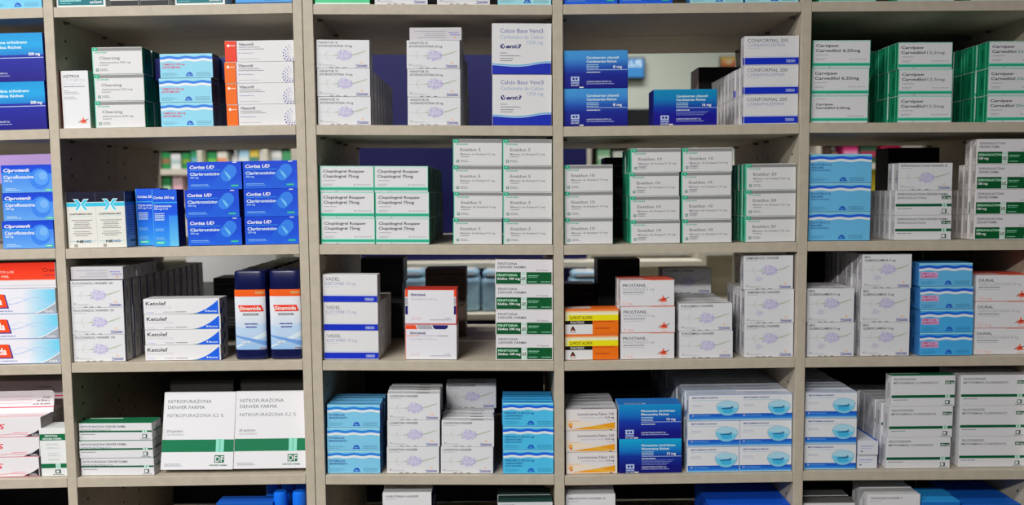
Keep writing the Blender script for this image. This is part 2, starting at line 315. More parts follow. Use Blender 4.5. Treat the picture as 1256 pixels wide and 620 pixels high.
def atlas(t1, w1, t2, w2, dose='5 mg', w=66.3, h=32.7, d=20, dw=12, back=(200, 200, 202)):
    def build(s):
        c = Carton(w, h, d, s, {'all': back, 'front': (206, 206, 209), 'top': (196, 84, 66), 'right': (200, 198, 198)}); f = c.front
        f.T(t1, 2.6, 8.4, 3.7, w1, (62, 60, 74), .018); f.T(t2, 2.6, 13.2, 3.5, w2, (164, 164, 174), -.008); f.B(2.8, 15, 27, 1, (96, 96, 108)); f.B(2.8, 17.8, 26, .7, (170, 170, 178))
        f.T(dose, 2.8, h-1.8, 3.7, dw, (232, 168, 160), .01); splat(f, w-13.5, h-8.4); f.B(w-17, h-2.4, 8, .8, (226, 160, 150)); f.R(w*.55, 0, w, .6, (220, 150, 130))
        c.top.R(0, 0, w*.45, d, (170, 166, 166)); c.right.R(0, 0, 2, h, (150, 50, 44)); c.left.R(4, 5, 5, h-6, (150, 150, 156))
        return c
    return build
def azitrox(s):
    c = Carton(33.5, 70, 26, s, {'all': (200, 200, 200), 'front': (205, 206, 209), 'left': (176, 86, 56), 'right': (190, 190, 190)}); f = c.front
    f.T('AZITROX', 2.6, 8, 3.4, 20.5, (56, 56, 70), .03); f.T('AZITROMICINA', 2.6, 12.6, 3.4, 27, (180, 180, 190), -.008); f.T('200 mg/5 ml', 2.6, 17, 3.2, 22, (184, 184, 192), -.008)
    f.B(3, 18.6, 26, .9, (110, 110, 120))
    for q, l in ((23.5, 6), (25.5, 16), (27.5, 19), (31.5, 12), (33.5, 16)): f.B(3, q, l, .8, (150, 150, 160))
    splat(f, 25, 61, .85); return c
def vitacortil(s, hot=False):
    c = Carton(84.5, 25.6, 30, s, {'all': (200, 200, 202), 'front': (205, 205, 207), 'left': (226, 90, 30)}); f = c.front
    f.R(0, 0, 13.6, 25.6, (214, 62, 32) if hot else (240, 106, 24)); f.R(13.6, 0, 14.5, 25.6, (130, 50, 80)); f.O(4.2, 5.6, 1.7, 1.7, (240, 220, 210)); f.B(6.4, 5.2, 6, 1, (240, 200, 180))
    f.T('Vitacortil', 17, 5.8, 3.5, 18, (64, 64, 80), .03); f.B(17.2, 7.4, 26, .9, (130, 130, 140)); f.B(17.2, 9.8, 31, .9, (130, 130, 140)); f.O(17.8, 15, .7, .7, (90, 90, 180), 8); f.B(20, 14.6, 15, .8, (140, 140, 176)); f.B(17.2, 21.8, 24, .7, (170, 170, 176))
    for ring, (rr, nn) in enumerate(((12.4, 9), (9.6, 8), (7, 7), (4.6, 4))):
        for i in range(nn):
            a = math.radians(115+i*(150/(nn-1))); z = (1.35-.28*ring)*(.5+.5*min(i, nn-1)/(nn-1)+.1)
            f.O(84+rr*math.cos(a), 17-rr*.95*math.sin(a), z*.8, z*.8, (64, 56, 160), 8)
    return c
def calcio(s):
    c = Carton(73, 62, 40, s, {'all': (196, 196, 196), 'front': (203, 203, 205)}); f = c.front; B1 = (70, 82, 150)
    f.T('Calcio Base Vent3', 10, 11.2, 5.2, 53, B1, -.006); f.T('Carbonato de Calcio', 10, 18.4, 4.8, 53, (136, 160, 190), -.008); f.T('1250 mg', 43, 24.8, 4.3, 20, (136, 160, 190), -.006)
    f.T('ent3', 17, 30, 5, 19, (24, 22, 110), .05, .35); f.O(13, 27.6, 3, 3, (24, 22, 110)); f.P([(11.4, 25.6), (12.6, 25.4), (13.4, 28), (14.6, 25), (15.8, 25), (13.6, 30)], W)
    for q, l in ((35.4, 9), (38.8, 25), (42, 16), (44.8, 15)): f.B(10, q, l, .9, (120, 122, 132))
    y = lambda o: (lambda u: 49+o+1.7*math.sin((u-8)/73*6.0)*(.5+u/120)-(.06*max(0, u-45)))
    f.strip(y(0), y(1.6), (92, 160, 206), u0=0); f.strip(y(1.6), y(2.6), (196, 208, 222)); f.strip(y(2.2), lambda u: 62, (20, 44, 164)); f.R(0, 61.2, 73, 62, (20, 30, 130))
    return c
def roemblue(kind):
    def build(s):
        if kind == 'cor':
            w, h = 66.3, 34
            c = Carton(w, h, 26, s, {'all': (20, 60, 170), 'top': (26, 74, 190), 'right': (8, 24, 90)}); f = c.front
            f.G(0, 0, w, h, [(0, (22, 70, 192)), (.55, (22, 76, 196)), (1, (34, 98, 206))])
            f.T('Corixa UD', 3, 8, 4.1, 30, (220, 228, 244), .045, .25); f.R(3, 9.7, 41, 10.2, (60, 160, 210)); f.T('Claritromicina', 3, 16.4, 3.9, 37, (200, 218, 244), .035); f.T('500 mg', 3.2, 20, 2.3, 10, (160, 196, 236), .03)
            def cap(x, y, L, r, a=math.radians(48)):
                ux, uy = math.cos(a), -math.sin(a); P_ = []
                for e_, t0 in ((1, -90), (-1, 90)):
                    for i in range(11):
                        t = math.radians(t0+18*i)-a; P_.append((x+e_*L*ux+r*math.cos(t), y+e_*L*uy+r*math.sin(t)))
                return P_
            f.P(cap(46.5, 18.5, 9.5, 7.6), (28, 92, 200)); f.P(cap(50.5, 14, 3.6, 7.6), (52, 122, 212)); f.P([(45, 11), (49, 13.6), (53, 19), (51.4, 22), (47.6, 16.6)], (104, 172, 226)); f.P([(40.6, 19), (43, 18), (51, 22.4), (50, 24)], (60, 128, 214))
            f.B(3.4, 27.6, 22, .9, (130, 176, 226)); f.B(3.4, 29.4, 24, .8, (110, 156, 216)); f.R(53, 28.6, 62, 30.6, (60, 176, 140)); f.R(56, .2, 61, 1.2, (220, 226, 236))
        elif kind == 'cip':
            w, h = 63, 34
            c = Carton(w, h, 26, s, {'all': (30, 80, 180), 'top': (30, 70, 180)}); f = c.front
            f.G(0, 0, w, h, [(0, (22, 64, 190)), (.3, (30, 84, 200)), (.34, (66, 128, 212)), (1, (96, 150, 214))])
            f.R(0, 9.6, 44, 10.3, (60, 180, 220)); f.O(47, 17.5, 12.4, 13, (60, 124, 212), 24); f.O(49, 15.6, 9, 9.4, (86, 146, 220), 20); f.O(51, 13.6, 5, 5.2, (112, 162, 226), 16)
            f.T('Ciprotenk', 2.6, 8, 4.2, 33, (226, 232, 246), .045, .2); f.T('Ciprofloxacina', 2.6, 16.4, 4.1, 37, (214, 226, 246), .03); f.T('500 mg', 3, 20.2, 2.5, 10, (206, 222, 246), .02)
            f.B(4, 28.6, 12, .8, (180, 206, 236)); f.B(4, 30.4, 18, .8, (180, 206, 236)); f.R(52.6, 30, 62, 32.6, (36, 170, 130)); f.B(53.5, 30.8, 7, 1, (200, 230, 220))
        else:
            w, h = 31, 70
            c = Carton(w, h, 22, s, {'all': (20, 60, 170), 'right': (10, 30, 110), 'left': (12, 40, 150)}); f = c.front
            f.G(0, 0, w, h, [(0, (30, 90, 200)), (.4, (22, 84, 206)), (.7, (40, 124, 222)), (1, (60, 150, 232))]); f.R(0, 0, 1, h, (70, 150, 220))
            f.G(20, 32, w, h, [(0, (50, 130, 226)), (1, (100, 180, 240))])
            f.T('Corixa 250 mg', 2, 11, 3, 26, (214, 226, 244), .045, .2); f.R(0, 15.4, w, 16.4, (60, 170, 214)); f.T('Claritromicina', 2, 21.4, 2.7, 22, (206, 222, 244), .03); f.T('250 mg/ 5 ml', 2, 24.6, 2.2, 17, (200, 216, 240), .03)
            for q in range(4): f.B(2.4, 29+q*2.5, 12, 1.2, (190, 210, 240))
            for q in (48, 50, 59, 61): f.B(2.6, q, 11, .9, (130, 180, 230))
            f.R(3, 64, 14, 67, (60, 196, 160)); f.B(4, 65, 8, 1, (200, 236, 226))
            for q in range(9): c.right.R(6, 30+q*4, 12, 30.8+q*4, (60, 90, 170))
        return c
    return build
def neho(s):
    w, h = 36, 69; c = Carton(w, h, 31, s, {'all': (196, 196, 190), 'front': (204, 204, 198), 'top': (24, 24, 44), 'right': (120, 150, 190)}); f = c.front; CY = (60, 176, 206)
    f.R(0, 0, w, 13, (24, 24, 46)); f.R(0, 13, w, 18, CY); f.R(0, 12.6, w, 13.3, (200, 214, 214))
    f.P([(8, 8.6), (14.4, 8.6), (18, 14), (21.6, 8.6), (28, 8.6), (21.6, 15.8), (27, 23), (20.6, 23), (18, 18.6), (15.4, 23), (9, 23), (14.4, 15.8)], (200, 222, 226))
    f.P([(9.4, 9.4), (13.8, 9.4), (18, 15.4), (13.4, 22.3), (10.4, 22.3), (15, 15.8)], CY); f.P([(22.2, 9.4), (26.6, 9.4), (21, 15.8), (25.6, 22.3), (22.6, 22.3), (18, 15.4)], CY)
    f.T('CLARITROMICINA NEHO', 3.4, 28.2, 2, 28, (50, 46, 60), .045); f.R(3.4, 29.6, 32, 30, (150, 200, 206))
    for q, (a, l) in enumerate(((5, 26), (9, 18), (8, 20), (8, 19), (6, 24))): f.B(a, 34.5+q*2.4, l, .9, (130, 128, 130))
    for q, (a, l) in enumerate(((8, 19), (6, 24), (9, 16))): f.B(a, 48.5+q*2.4, l, .9, (140, 138, 138))
    f.R(2, 60.6, w-2, 61, (120, 190, 206)); f.T('NE', 10.6, 62.6, 3, 8.4, (36, 36, 60), .05); f.T('HO', 20, 62.6, 3, 8.6, (70, 110, 150), .04); f.R(7, 64.6, 11, 68, (150, 146, 140))
    r = c.right; r.R(0, 0, 31, 13, (22, 22, 44)); r.R(0, 13, 31, 17.6, (70, 150, 196)); r.R(0, 17.6, 31, 69, (136, 166, 200))
    for q in range(12): r.B(5, 20+q*3, 20, 1, (80, 108, 150))
    r.T('NEHO', 8, 62.6, 3, 16, (34, 44, 90), .05); return c
def ketolef(s):
    w, h = 93, 19; c = Carton(w, h, 26, s, {'all': (188, 188, 190), 'front': (208, 208, 210), 'right': (176, 174, 176)}); f = c.front
    f.T('Ketolef', 2.6, 7.8, 4.8, 25, (44, 44, 56), .03); f.T('Ketoconazol 2.0%', 2.6, 11.6, 2.5, 32, (182, 182, 190), 0); f.T('Crema', 3, 17.6, 1.9, 9, (140, 160, 216), .02); f.B(24, 16.2, 12, .8, (150, 150, 160)); f.B(38, 16, 14, 1, (130, 130, 140))
    cv = lambda u: 19-17.8*((u-56)/36)**1.9 if u > 56 else 19
    f.strip(cv, lambda u: 19, (40, 128, 150), 56, 66, 8); f.strip(cv, lambda u: 19, (30, 96, 208), 66, 91.6, 14); f.O(76.4, 15.6, .9, 1.2, (216, 226, 244), 8); f.T('Bioarter', 78.4, 16.8, 2.2, 11.6, (206, 220, 244), .03)
    c.right.R(0, 12, 8, 19, (60, 90, 160)); c.right.O(13, 9.5, 3.5, 5, (110, 108, 110)); return c
def fenosane(top):
    def build(s):
        w, h = 63.6, 43.6; c = Carton(w, h, 34, s, {'all': (196, 196, 200), 'front': (208, 208, 214), 'top': (180, 60, 44), 'right': (190, 70, 60) if top else (190, 190, 194)}); f = c.front; RD, GY, NVY = (222, 78, 40), (158, 158, 166), (30, 34, 106)
        if top:
            f.R(0, 0, w, .9, (196, 60, 44)); f.R(0, h-.9, w, h, (196, 84, 80)); f.R(w-.8, 0, w, h, (190, 60, 50))
            for x0, x1, sg in ((0, 3.2, 1), (w-3.4, w-.8, -1)):
                f.R(x0, .9, x1, 9.4, RD); f.R(x0, 10.6, x1, 19.4, GY); f.R(x0, 20.6, x1, 31.4, NVY)
            f.T('FENOSANE', 7, 8.2, 2.9, 18, NVY, .04); f.T('FENOFIBRATO 200 mg', 7, 13.4, 2.6, 32, (186, 186, 196), -.004); f.T('CRAVERI', 7, 38, 3.4, 12, (214, 186, 190), .0); f.B(49, 35.8, 7, .8, (150, 150, 160)); f.B(31, 37.8, 26, .8, (140, 140, 150))
        else:
            f.P([(0, .4), (12.6, .4), (15, 5.6), (0, 5.6)], RD); f.P([(14, .4), (32, .4), (34.4, 5.6), (16.4, 5.6)], GY); f.P([(33.4, .4), (53.4, .4), (52, 4.4), (49.6, 5.6), (36.8, 5.6), (35, 4)], NVY)
            f.R(0, 5.6, .7, h, RD); f.R(.7, 13.6, 18, 14.2, RD); f.R(19.6, 13.6, 38, 14.2, GY); f.R(39.6, 13.6, 52.6, 14.2, (60, 60, 90))
            f.T('FENOSANE', 6, 12, 2.9, 19, NVY, .04); f.T('FENOFIBRATO 200 mg', 6, 19.4, 2.6, 32, (186, 186, 196), -.004); f.T('CRAVERI', 6, 39, 3.4, 12, (204, 190, 196), .0); f.B(49, 36.8, 7, .8, (150, 150, 160)); f.B(31, 38.8, 26, .8, (140, 140, 150))
        return c
    return build
def qprost(s):
    w, h = 66, 31.6; OR, YE = (242, 112, 24), (228, 208, 22); c = Carton(w, h, 24, s, {'all': (216, 110, 40), 'front': (206, 206, 206), 'top': (226, 106, 30), 'right': (220, 110, 40)}); f = c.front
    f.R(0, 0, w, 2.4, (226, 120, 60)); f.R(0, 2.4, w, 4.4, (226, 190, 150)); f.R(0, 4.4, w, 7.2, (228, 218, 190)); f.R(4.4, 7.2, w, 14.4, YE); f.R(0, 7.2, 4.4, 14.4, (222, 216, 150)); f.T('Q-PROST ALOPEX', 6, 12.6, 4, 28, (70, 60, 30), .02)
    f.R(0, 14.4, 34, 19.2, (22, 20, 20)); f.T('FINASTERIDE', 6.6, 18.2, 3, 17, (190, 186, 180), .03); f.R(34, 14.4, w, h, OR); f.B(35.5, 15.4, 26, 1, (170, 60, 20)); f.B(37, 23.6, 18, 1.4, (170, 66, 24))
    f.P([(6, 27.2), (8.8, 21.6), (10.2, 21.6), (13, 27.2), (10.8, 27.2), (9.5, 24.4), (8.2, 27.2)], (56, 26, 22)); f.P([(8.4, 27), (9.5, 24.6), (10.6, 27)], (214, 80, 50)); f.R(5.6, 28.6, 13.4, 29.4, (150, 120, 116))
    c.top.R(0, 3, w*.5, 20, (190, 186, 184)); return c
def levo(s):
    w, h = 63, 27; c = Carton(w, h, 14, s, {'all': (200, 200, 202), 'front': (208, 205, 204), 'top': (176, 176, 180)}); f = c.front; OR = (238, 150, 30)
    f.P([(0, 12), (42, 19), (0, 24)], (220, 204, 186)); f.T('Levotiroxina Fabra 100', 14.6, 7.6, 3.5, 45, (92, 88, 112), .008); f.T('Levotiroxina sódica', 18.6, 11.6, 2.5, 29, (170, 168, 190), -.002); f.T('0,10 mg', 48.6, 11.6, 2.5, 11, (80, 78, 110), .04)
    f.B(51, 14.2, 9, .9, (170, 168, 180)); f.B(3, 14.4, 14, .8, (210, 160, 130)); f.P([(6, 25.6), (41, 20), (60.6, 25.6)], (236, 166, 60)); f.P([(6, 25.6), (26, 22.2), (50, 25.6)], OR); f.P([(41, 20), (60.6, 16.6), (60.6, 25.2)], OR)
    f.O(5.6, 19.4, 2.8, 3, (222, 160, 90), 7); f.P([(3, 20), (8, 22), (6, 25), (5, 23)], (206, 110, 40)); f.R(2, 26.1, 60, 26.8, (226, 190, 160)); f.R(54, 25.8, 57, 26.8, (60, 60, 60))
    c.top.R(0, 12.6, w, 14, (96, 96, 100)); c.top.B(20, 10, 24, 1.6, (60, 60, 64)); return c
def metro(s):
    w, h = 64, 32.4; c = Carton(w, h, 15, s, {'all': (196, 204, 214), 'front': (206, 208, 212), 'top': (186, 192, 204), 'right': (60, 120, 196)}); f = c.front
    f.R(0, 0, w, .7, (110, 140, 190)); f.T('METFORMINA ROSPAW', 4, 5, 1.9, 32, (52, 60, 140), .045); f.B(4, 6.9, 46, .7, (150, 186, 206)); f.B(4, 12.6, 12, .7, (160, 170, 186)); f.B(4, 14.6, 13, .7, (160, 170, 186))
    f.G(0, 24.4, w, 31.4, [(0, (30, 88, 176)), (.5, (34, 104, 196)), (1, (70, 146, 214))]); f.R(0, 31.4, w, h, (150, 196, 226)); f.T('30', 3, 27.6, 1.8, 3.4, W, .02); f.B(8, 26.4, 18, .9, (110, 160, 214))
    sh = lambda k: [(48+13.4*k*math.cos(a), 15+((11.6 if math.sin(a) > 0 else 6.8)*k)*math.sin(a)) for a in [i*6.283/28 for i in range(28)]]
    f.P(sh(1.05), (110, 160, 190)); f.P(sh(1), (160, 200, 217)); lo = [(u, v) for u, v in sh(.97) if v > 15]; f.P(lo, (112, 188, 218)); f.O(48, 20.5, 7, 3.4, (66, 168, 212))
    f.P([(40, 17.4), (52, 16.2), (54, 14.4), (55, 17.2), (52, 18.4), (40, 18.6)], (44, 110, 150)); c.top.R(0, 14, w, 15, (110, 120, 150)); c.top.B(8, 5, 40, 1, (140, 150, 176)); c.top.B(8, 9, 40, 1, (140, 150, 176)); return c
def gel(s):
    w, h = 122, 30.8; c = Carton(w, h, 40, s, {'all': (206, 210, 216), 'front': (210, 210, 218)}); f = c.front; f.k += 1
    n = 8
    for i in range(n):
        a, b = w-40+40*i/n, w-40+40*(i+1)/n; m = lambda t: tuple(p+(q-p)*t for p, q in zip((210, 210, 218), (104, 186, 226))); A, B = alb(m(i/n)), alb(m((i+1)/n))
        f.pm.poly([f.mp(a, 31, f.k), f.mp(b, 31, f.k), f.mp(b, .5, f.k), f.mp(a, .5, f.k)], [A, B, B, A])
    q = lambda ph, am, o: (lambda u: 14+o+am*math.sin((u-w+10)/58*6.283+ph)); L1, L2 = (150, 176, 222), (168, 190, 228)
    f.strip(q(0, 4, 0), q(0, 4, .7), L1, w-60, w, 20); f.strip(q(2.2, 5, 1), q(2.2, 5, 1.6), L2, w-60, w, 20); f.strip(q(1, 3, 3), q(1, 3, 3.5), L2, w-60, w, 20)
    cv = lambda u: 31-13*((u-w+26)/26)**1.4 if u > w-26 else 31
    f.strip(lambda u: cv(u)-1.2, cv, (220, 232, 240), w-26, w, 10); f.strip(cv, lambda u: 31.5, (150, 156, 166), w-26, w, 10); f.T('GEL', w-14, 29.6, 2.8, 12, (214, 214, 220), .02)
    f.P([(20, 6.6), (w-61, 6.6), (w-57, 24), (14, 24)], (70, 50, 140)); f.P([(20, 6), (w-62.5, 6), (w-59, 22.6), (14, 22.6)], (232, 78, 34)); f.T('Sinamida', 19, 19, 9, w-84, (226, 222, 226), .05); f.T('GEL DE LIMPIEZA', w-92, 28, 1.6, 40, (110, 120, 180), .03)
    f.R(0, h-.6, w, h, (120, 140, 190)); return c
def creme(s):
    w, h = 125, 32; c = Carton(w, h, 45, s, {'all': (208, 204, 206), 'front': (208, 206, 210), 'top': (200, 60, 40)}); f = c.front
    f.G(0, 0, w, 21, [(0, (196, 44, 24)), (.6, (222, 62, 34)), (1, (226, 70, 40))]); f.k += 1; A, B, D = alb((222, 62, 34)), alb((236, 120, 70)), alb((222, 62, 34))
    f.R(0, 21, w, 22, (226, 160, 150)); f.T('COMPLETO LOS', w-86, 12.4, 2.7, 36, (236, 196, 186), 0, .2); f.T('PIEL', w-66, 18, 2.7, 10, (236, 196, 186), 0, .2); f.T('Crema', w-15, 11.4, 5, 20, (110, 26, 20), .01); f.T('Antimicotica', w-14, 16.4, 1.7, 18, (60, 30, 90), .02)
    f.R(0, 27.6, w, 28.4, (190, 192, 206)); f.R(0, h-.8, w, h, (170, 170, 190)); return c
def oskids(s):
    w, h = 118, 24.6; c = Carton(w, h, 60, s, {'all': (196, 192, 194), 'front': (208, 206, 208), 'top': (206, 196, 200), 'right': (150, 148, 150)}); f = c.front
    f.T('PIOJOS', w-92, 14, 7, 48, (206, 40, 66), .03, .2); f.P([(w-22, 24.6), (w-8, 19), (w-.4, 14), (w-.4, 24.6)], (40, 38, 46)); f.T('GEL', w-12, 23.4, 2.6, 10, (190, 190, 194), .02)
    f.strip(lambda u: 20.6-.5*math.sin(u/6), lambda u: 21.3-.5*math.sin(u/6), (214, 110, 130), 0, w-14, 14); f.B(w-34, 18.4, 18, .8, (214, 120, 140)); f.R(0, h-.7, w, h, (206, 120, 136))
    c.top.R(0, 52, w, 53.4, (200, 60, 80)); c.top.B(w-60, 44, 50, 1, (140, 110, 120)); c.right.R(0, h-1, 60, h-.4, (110, 108, 110)); return c
def nystat(s):
    w, h = 33, 60; c = Carton(w, h, 28, s, {'all': (198, 200, 200), 'front': (206, 208, 208)}); f = c.front; GN = (18, 104, 66)
    f.R(0, 7, w, 15, GN); f.T('NISTATINA', 6.6, 10.4, 2.2, 16, (206, 226, 216), .05); f.T('DENVER FARMA', 3.4, 14, 2.2, 24, (206, 226, 216), .05); f.T('NISTATINA', 8, 21, 2, 15, (160, 170, 170)); f.T('100.000 U.I.', 8, 25.6, 2, 16, (160, 170, 170))
    for q in (31, 34, 39): f.B(9, q, 14, .9, (170, 176, 176))
    f.R(0, 44.4, 18, 50, GN); f.R(24, 44.4, w, 50, GN); f.R(19, 44, 23, 50.4, (150, 200, 184)); f.R(17, 52, 24, 57, (60, 90, 80)); f.R(18.4, 53.2, 22, 56, W); f.B(14, 57.8, 14, .8, (90, 110, 104)); return c
def savant(w=60):
    def build(s):
        h = 30; c = Carton(w, h, 26, s, {'all': (200, 208, 206), 'front': (206, 210, 208)}); f = c.front
        f.R(1.6, 1, w-2.4, h-2, (14, 110, 120)); f.T('SAVANT', w-19, h-4, 2.7, 15, (214, 230, 228), .05); f.T('*', w-14, h-5, 5, 3, W); f.B(4, h-8.4, 26, 1.6, (150, 206, 206)); f.B(4, h-5, 14, .9, (110, 180, 184)); return c
    return build
def simple(w, h, d, cols, bars=(), front=()):
    def build(s):
        c = Carton(w, h, d, s, cols); f = c.front
        for r in front: f.R(*r)
        for b in bars: f.B(*b)
        return c
    return build
def titled(w, h, d, cols, txt, tw, extra=()):
    def build(s):
        c = Carton(w, h, d, s, cols); f = c.front
        f.T(txt, 3, 5.6, 2.9, tw, (90, 90, 100), .01); f.B(3, 7.6, 14, .7, (160, 160, 166))
        for r in extra: f.R(*r)
        return c
    return build
def unlit(w, h, d, col, stripe=(90, 84, 80)):  # dark card colour stands in for missing light on deep cartons
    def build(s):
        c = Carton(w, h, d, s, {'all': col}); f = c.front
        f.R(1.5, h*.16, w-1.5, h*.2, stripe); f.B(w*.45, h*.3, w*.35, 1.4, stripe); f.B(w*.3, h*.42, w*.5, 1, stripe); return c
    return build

DS = {
 'amox': richet('Amoxicilina trihidrato', 57, 'Amoxicilina Richet®', 52, '500 mg', 96, 58.4, 34, [(0, (22, 140, 196)), (.25, (28, 150, 204)), (.45, (30, 120, 186)), (.46, (36, 44, 150)), (1, (30, 24, 122))], tx=20),
 'azitrox': azitrox, 'clearsing': duncan('Clearsing', 25, 'Azitromicina 500 mg', 38, 61.6, 32.4, 24),
 'tamezox': wave([('TAMEZOX 500 mg', 28), ('AZITROMICINA', 23)], 64.5, 29.4, 24, (134, 196, 220), (54, 122, 206), (196, 50, 90)),
 'vit': vitacortil, 'vith': lambda s: vitacortil(s, True),
 'van10': vannier([('VANATOR® 10', 25), ('ATORVASTATINA 10 mg', 41)], sub=False), 'van20': vannier([('VANATOR® 20', 25), ('ATORVASTATINA 20 mg', 41)], sub=False),
 'calcio': calcio, 'cand8': richet('Candesartan cilexetil', 40, 'Candesartan Richet®', 39, '8 mg'),
 'cand16': richet('Candesartan cilexetil', 39, 'Candesartan Richet®', 38, '16 mg', 78.5, 44, 34, [(0, (16, 138, 176)), (.25, (16, 124, 178)), (.5, (22, 60, 158)), (.7, (28, 24, 140)), (1, (30, 22, 132))], extra=3),
 'conf': teva('CONFORMAL® 200', 53, 'CARBAMAZEPINA', 47), 'vadel': teva('VADEL®', 20, 'EZETIMIBE 10 mg', 37, 67, 35, 20),
 'carv6': rospaw('Carvipaw', 28, 'Carvedilol 6,25mg', 55, 71.5, 33.4), 'carv6b': rospaw('Carvipaw', 22, 'Carvedilol 6,25mg', 43, 71.5, 33.4, small=1),
 'carv12': rospaw('Carvipaw', 28, 'Carvedilol', 30, 67.5, 32.5, t3=('12,5mg', 22, (110, 112, 120))), 'carv25': rospaw('Carvipaw', 28, 'Carvedilol', 30, 67.5, 32.8, t3=('25mg', 17, (70, 150, 130))),
 'clop': rospaw('Clopidogrel Rospaw', 51, 'Clopidogrel 75mg', 44), 'cip': roemblue('cip'), 'cor': roemblue('cor'), 'cor250': roemblue('c2'), 'neho': neho,
 'en5': duncan('Enaldun 5', 25, 'Maleato de Enalapril 5 mg', 43), 'en10': duncan('Enaldun 10', 29, 'Maleato de Enalapril 10 mg', 45, 60.3, 32.4), 'en10b': duncan('Enaldun 10', 29, 'Maleato de Enalapril 10 mg', 47, 61.5, 29), 'en20': duncan('Enaldun 20', 29, 'Maleato de Enalapril 20 mg', 46, 62.2, 32, 13),
 'eul': wave([('EULOCTEN D 10', 24), ('ENALAPRIL', 15), ('HIDROCLOROTIAZIDA', 23)], 76.5, 35.4, 26, (98, 172, 216), (40, 96, 204), (36, 70, 140)),
 'esp25': vannier([('ESPIRONOLACTONA VANNIER® 25', 60)], 67, 33.4, 11), 'espd': denver('ESPIRONOLACTONA DENVER FARMA', 63, 'ESPIRONOLACTONA', 36, '25 mg', 70, 30.6, 12, (16.5, 20)),
 'espb': denverblock('ESPIRONOLACTONA', 32, 'DENVER FARMA', 25, 'ESPIRONOLACTONA', 30, '100 mg', 12, 76, 30.8, 11, '20 Comprimidos'),
 'gel': gel, 'creme': creme, 'fluc': vannier([('FLUCONAZOL VANNIER® 150', 51)], 63.6, 33.3, 20, '2'), 'keto': ketolef,
 'feno': fenosane(True), 'feno2': fenosane(False), 'feni': denverblock('FENITOINA', 24, 'DENVER FARMA', 35, 'FENITOINA', 25, 'Sódica 100 mg', 28),
 'qp': qprost, 'prost': atlas('PROSTANIL', 29, 'FINASTERIDE 5 mg', 39), 'furo': vannier([('FUROSEMIDA VANNIER®', 42)], 66, 34, 15),
 'gemf': vannier([('GEMFIBROZIL VANNIER®', 43)], 61, 42, 14, tall=True, side=(58, 44, 110)), 'glib': vannier([('BRO®', 9), ('GLIBENCLAMIDA 5 mg', 38)], 58.6, 42.4, 20, tall=True, sub=False, side=(60, 46, 100)), 'glib2': vannier([('BRO®', 9), ('GLIBENCLAMIDA 5 mg', 38)], 60.8, 42, 13, '60', tall=True, sub=False),
 'lomet': wave([('LOMET 4 mg', 17), ('GLIMEPIRIDA', 20)], 66, 28.6, 30, (92, 168, 214), (36, 92, 200), (196, 44, 90), box=22), 'lomet2': wave([('LOMET 4 mg', 17), ('GLIMEPIRIDA', 20)], 66, 28.6, 30, (64, 158, 216), (30, 104, 206), (196, 44, 90), box=22),
 'diur': atlas('DIURAL', 19, 'HIDROCLOROTIAZIDA 50 mg', 52, '50 mg', 70, 33, 20, 17), 'os': oskids, 'nys': nystat,
 'nitc': denver('NITROFURAZONA DENVER FARMA', 56, 'NITROFURAZONA 0,2 %', 37, None, 90.5, 21.8, 24, (9.6, 11.8), gt=True), 'nitb': denver('', 1, '', 1, w=89, h=94, d=22, big=True),
 'inter': wave([('INTERELLES', 19), ('IBANDRONATO', 22)], 65, 28.6, 12, (118, 186, 220), (44, 126, 206), (30, 60, 140)), 'enro': wave([('ENRONIC D 50/12,5 mg', 36), ('LOSARTAN POTASICO', 22), ('HIDROCLOROTIAZIDA', 21)], 62.4, 29.6, 10, (70, 176, 220), (30, 96, 206), (20, 60, 130)),
 'losa': vannier([('LOSARTAN VANNIER®', 37)], 64.4, 33.3, 12), 'levo': levo, 'mema': richet('Memantina clorhidrato', 42, 'Memantina Richet®', 36, '10 mg', 77.5, 43, 30, [(0, (24, 140, 190)), (.3, (24, 110, 184)), (.5, (26, 60, 160)), (.8, (26, 28, 130)), (1, (28, 26, 120))], side=(130, 140, 160)), 'memb': richet('Memantina clorhidrato', 42, 'Memantina Richet®', 36, '10 mg', 77.5, 43, 30, [(0, (24, 160, 200)), (.3, (24, 124, 190)), (.5, (22, 56, 150)), (.8, (22, 26, 120)), (1, (20, 22, 110))], extra=4),
 'metro': metro, 'gluc': denver('GLUCOGOOD®', 30, 'METFORMINA CLORHIDRATO', 56, '850 mg', 79.5, 38.8, 15, (24.6, 28.2)), 'gluct': denver('GLUCOGOOD®', 30, 'METFORMINA CLORHIDRATO', 56, '850 mg', 79.5, 38.8, 15, (24.6, 28.2), gt=True), 'glucb': denver('GLUCOGOOD®', 30, 'METFORMINA CLORHIDRATO', 56, '850 mg', 82, 38.4, 24, (24, 27.4)),
 'w0': wave([('X', 3)], 66, 30, 20, (110, 186, 222)), 'sav': savant(60), 'sav2': savant(61), 'gs': simple(35, 30, 24, {'all': (186, 184, 186)}, (), ((0, 23, 35, 29.4, (44, 44, 48)),)), 'bl0': simple(69, 30, 24, {'all': (70, 150, 214)}, ((36, 25, 18, 1.6, (30, 70, 150)), (6, 24, 20, .8, (120, 180, 226))), ((0, 28.6, 69, 30, (40, 80, 130)),)),
 'gn0': simple(68, 30, 24, {'all': (76, 176, 128), 'front': (70, 184, 130), 'right': (10, 90, 50)}, (), ((0, 28.4, 68, 30, (200, 222, 212)),)), 'van0': vannier([('V', 3)], 65, 30, 12, side=(52, 36, 96)), 'cip0': roemblue('cor'), 'cy0': wave([('X', 3)], 66, 30, 20, (150, 206, 216)),
 'rosp0': rospaw('Carvipaw', 28, 'Carvedilol 6,25mg', 55, 71.5, 33.4),
}
_dc = {}
def design(key, s):
    k = (key, round(s, 7))
    if k not in _dc:
        c = DS[key](s); me = c.pm.mesh('medicine_carton', CARD); _dc[k] = (me, c.w*s, c.h*s, c.d*s)
    return _dc[k]

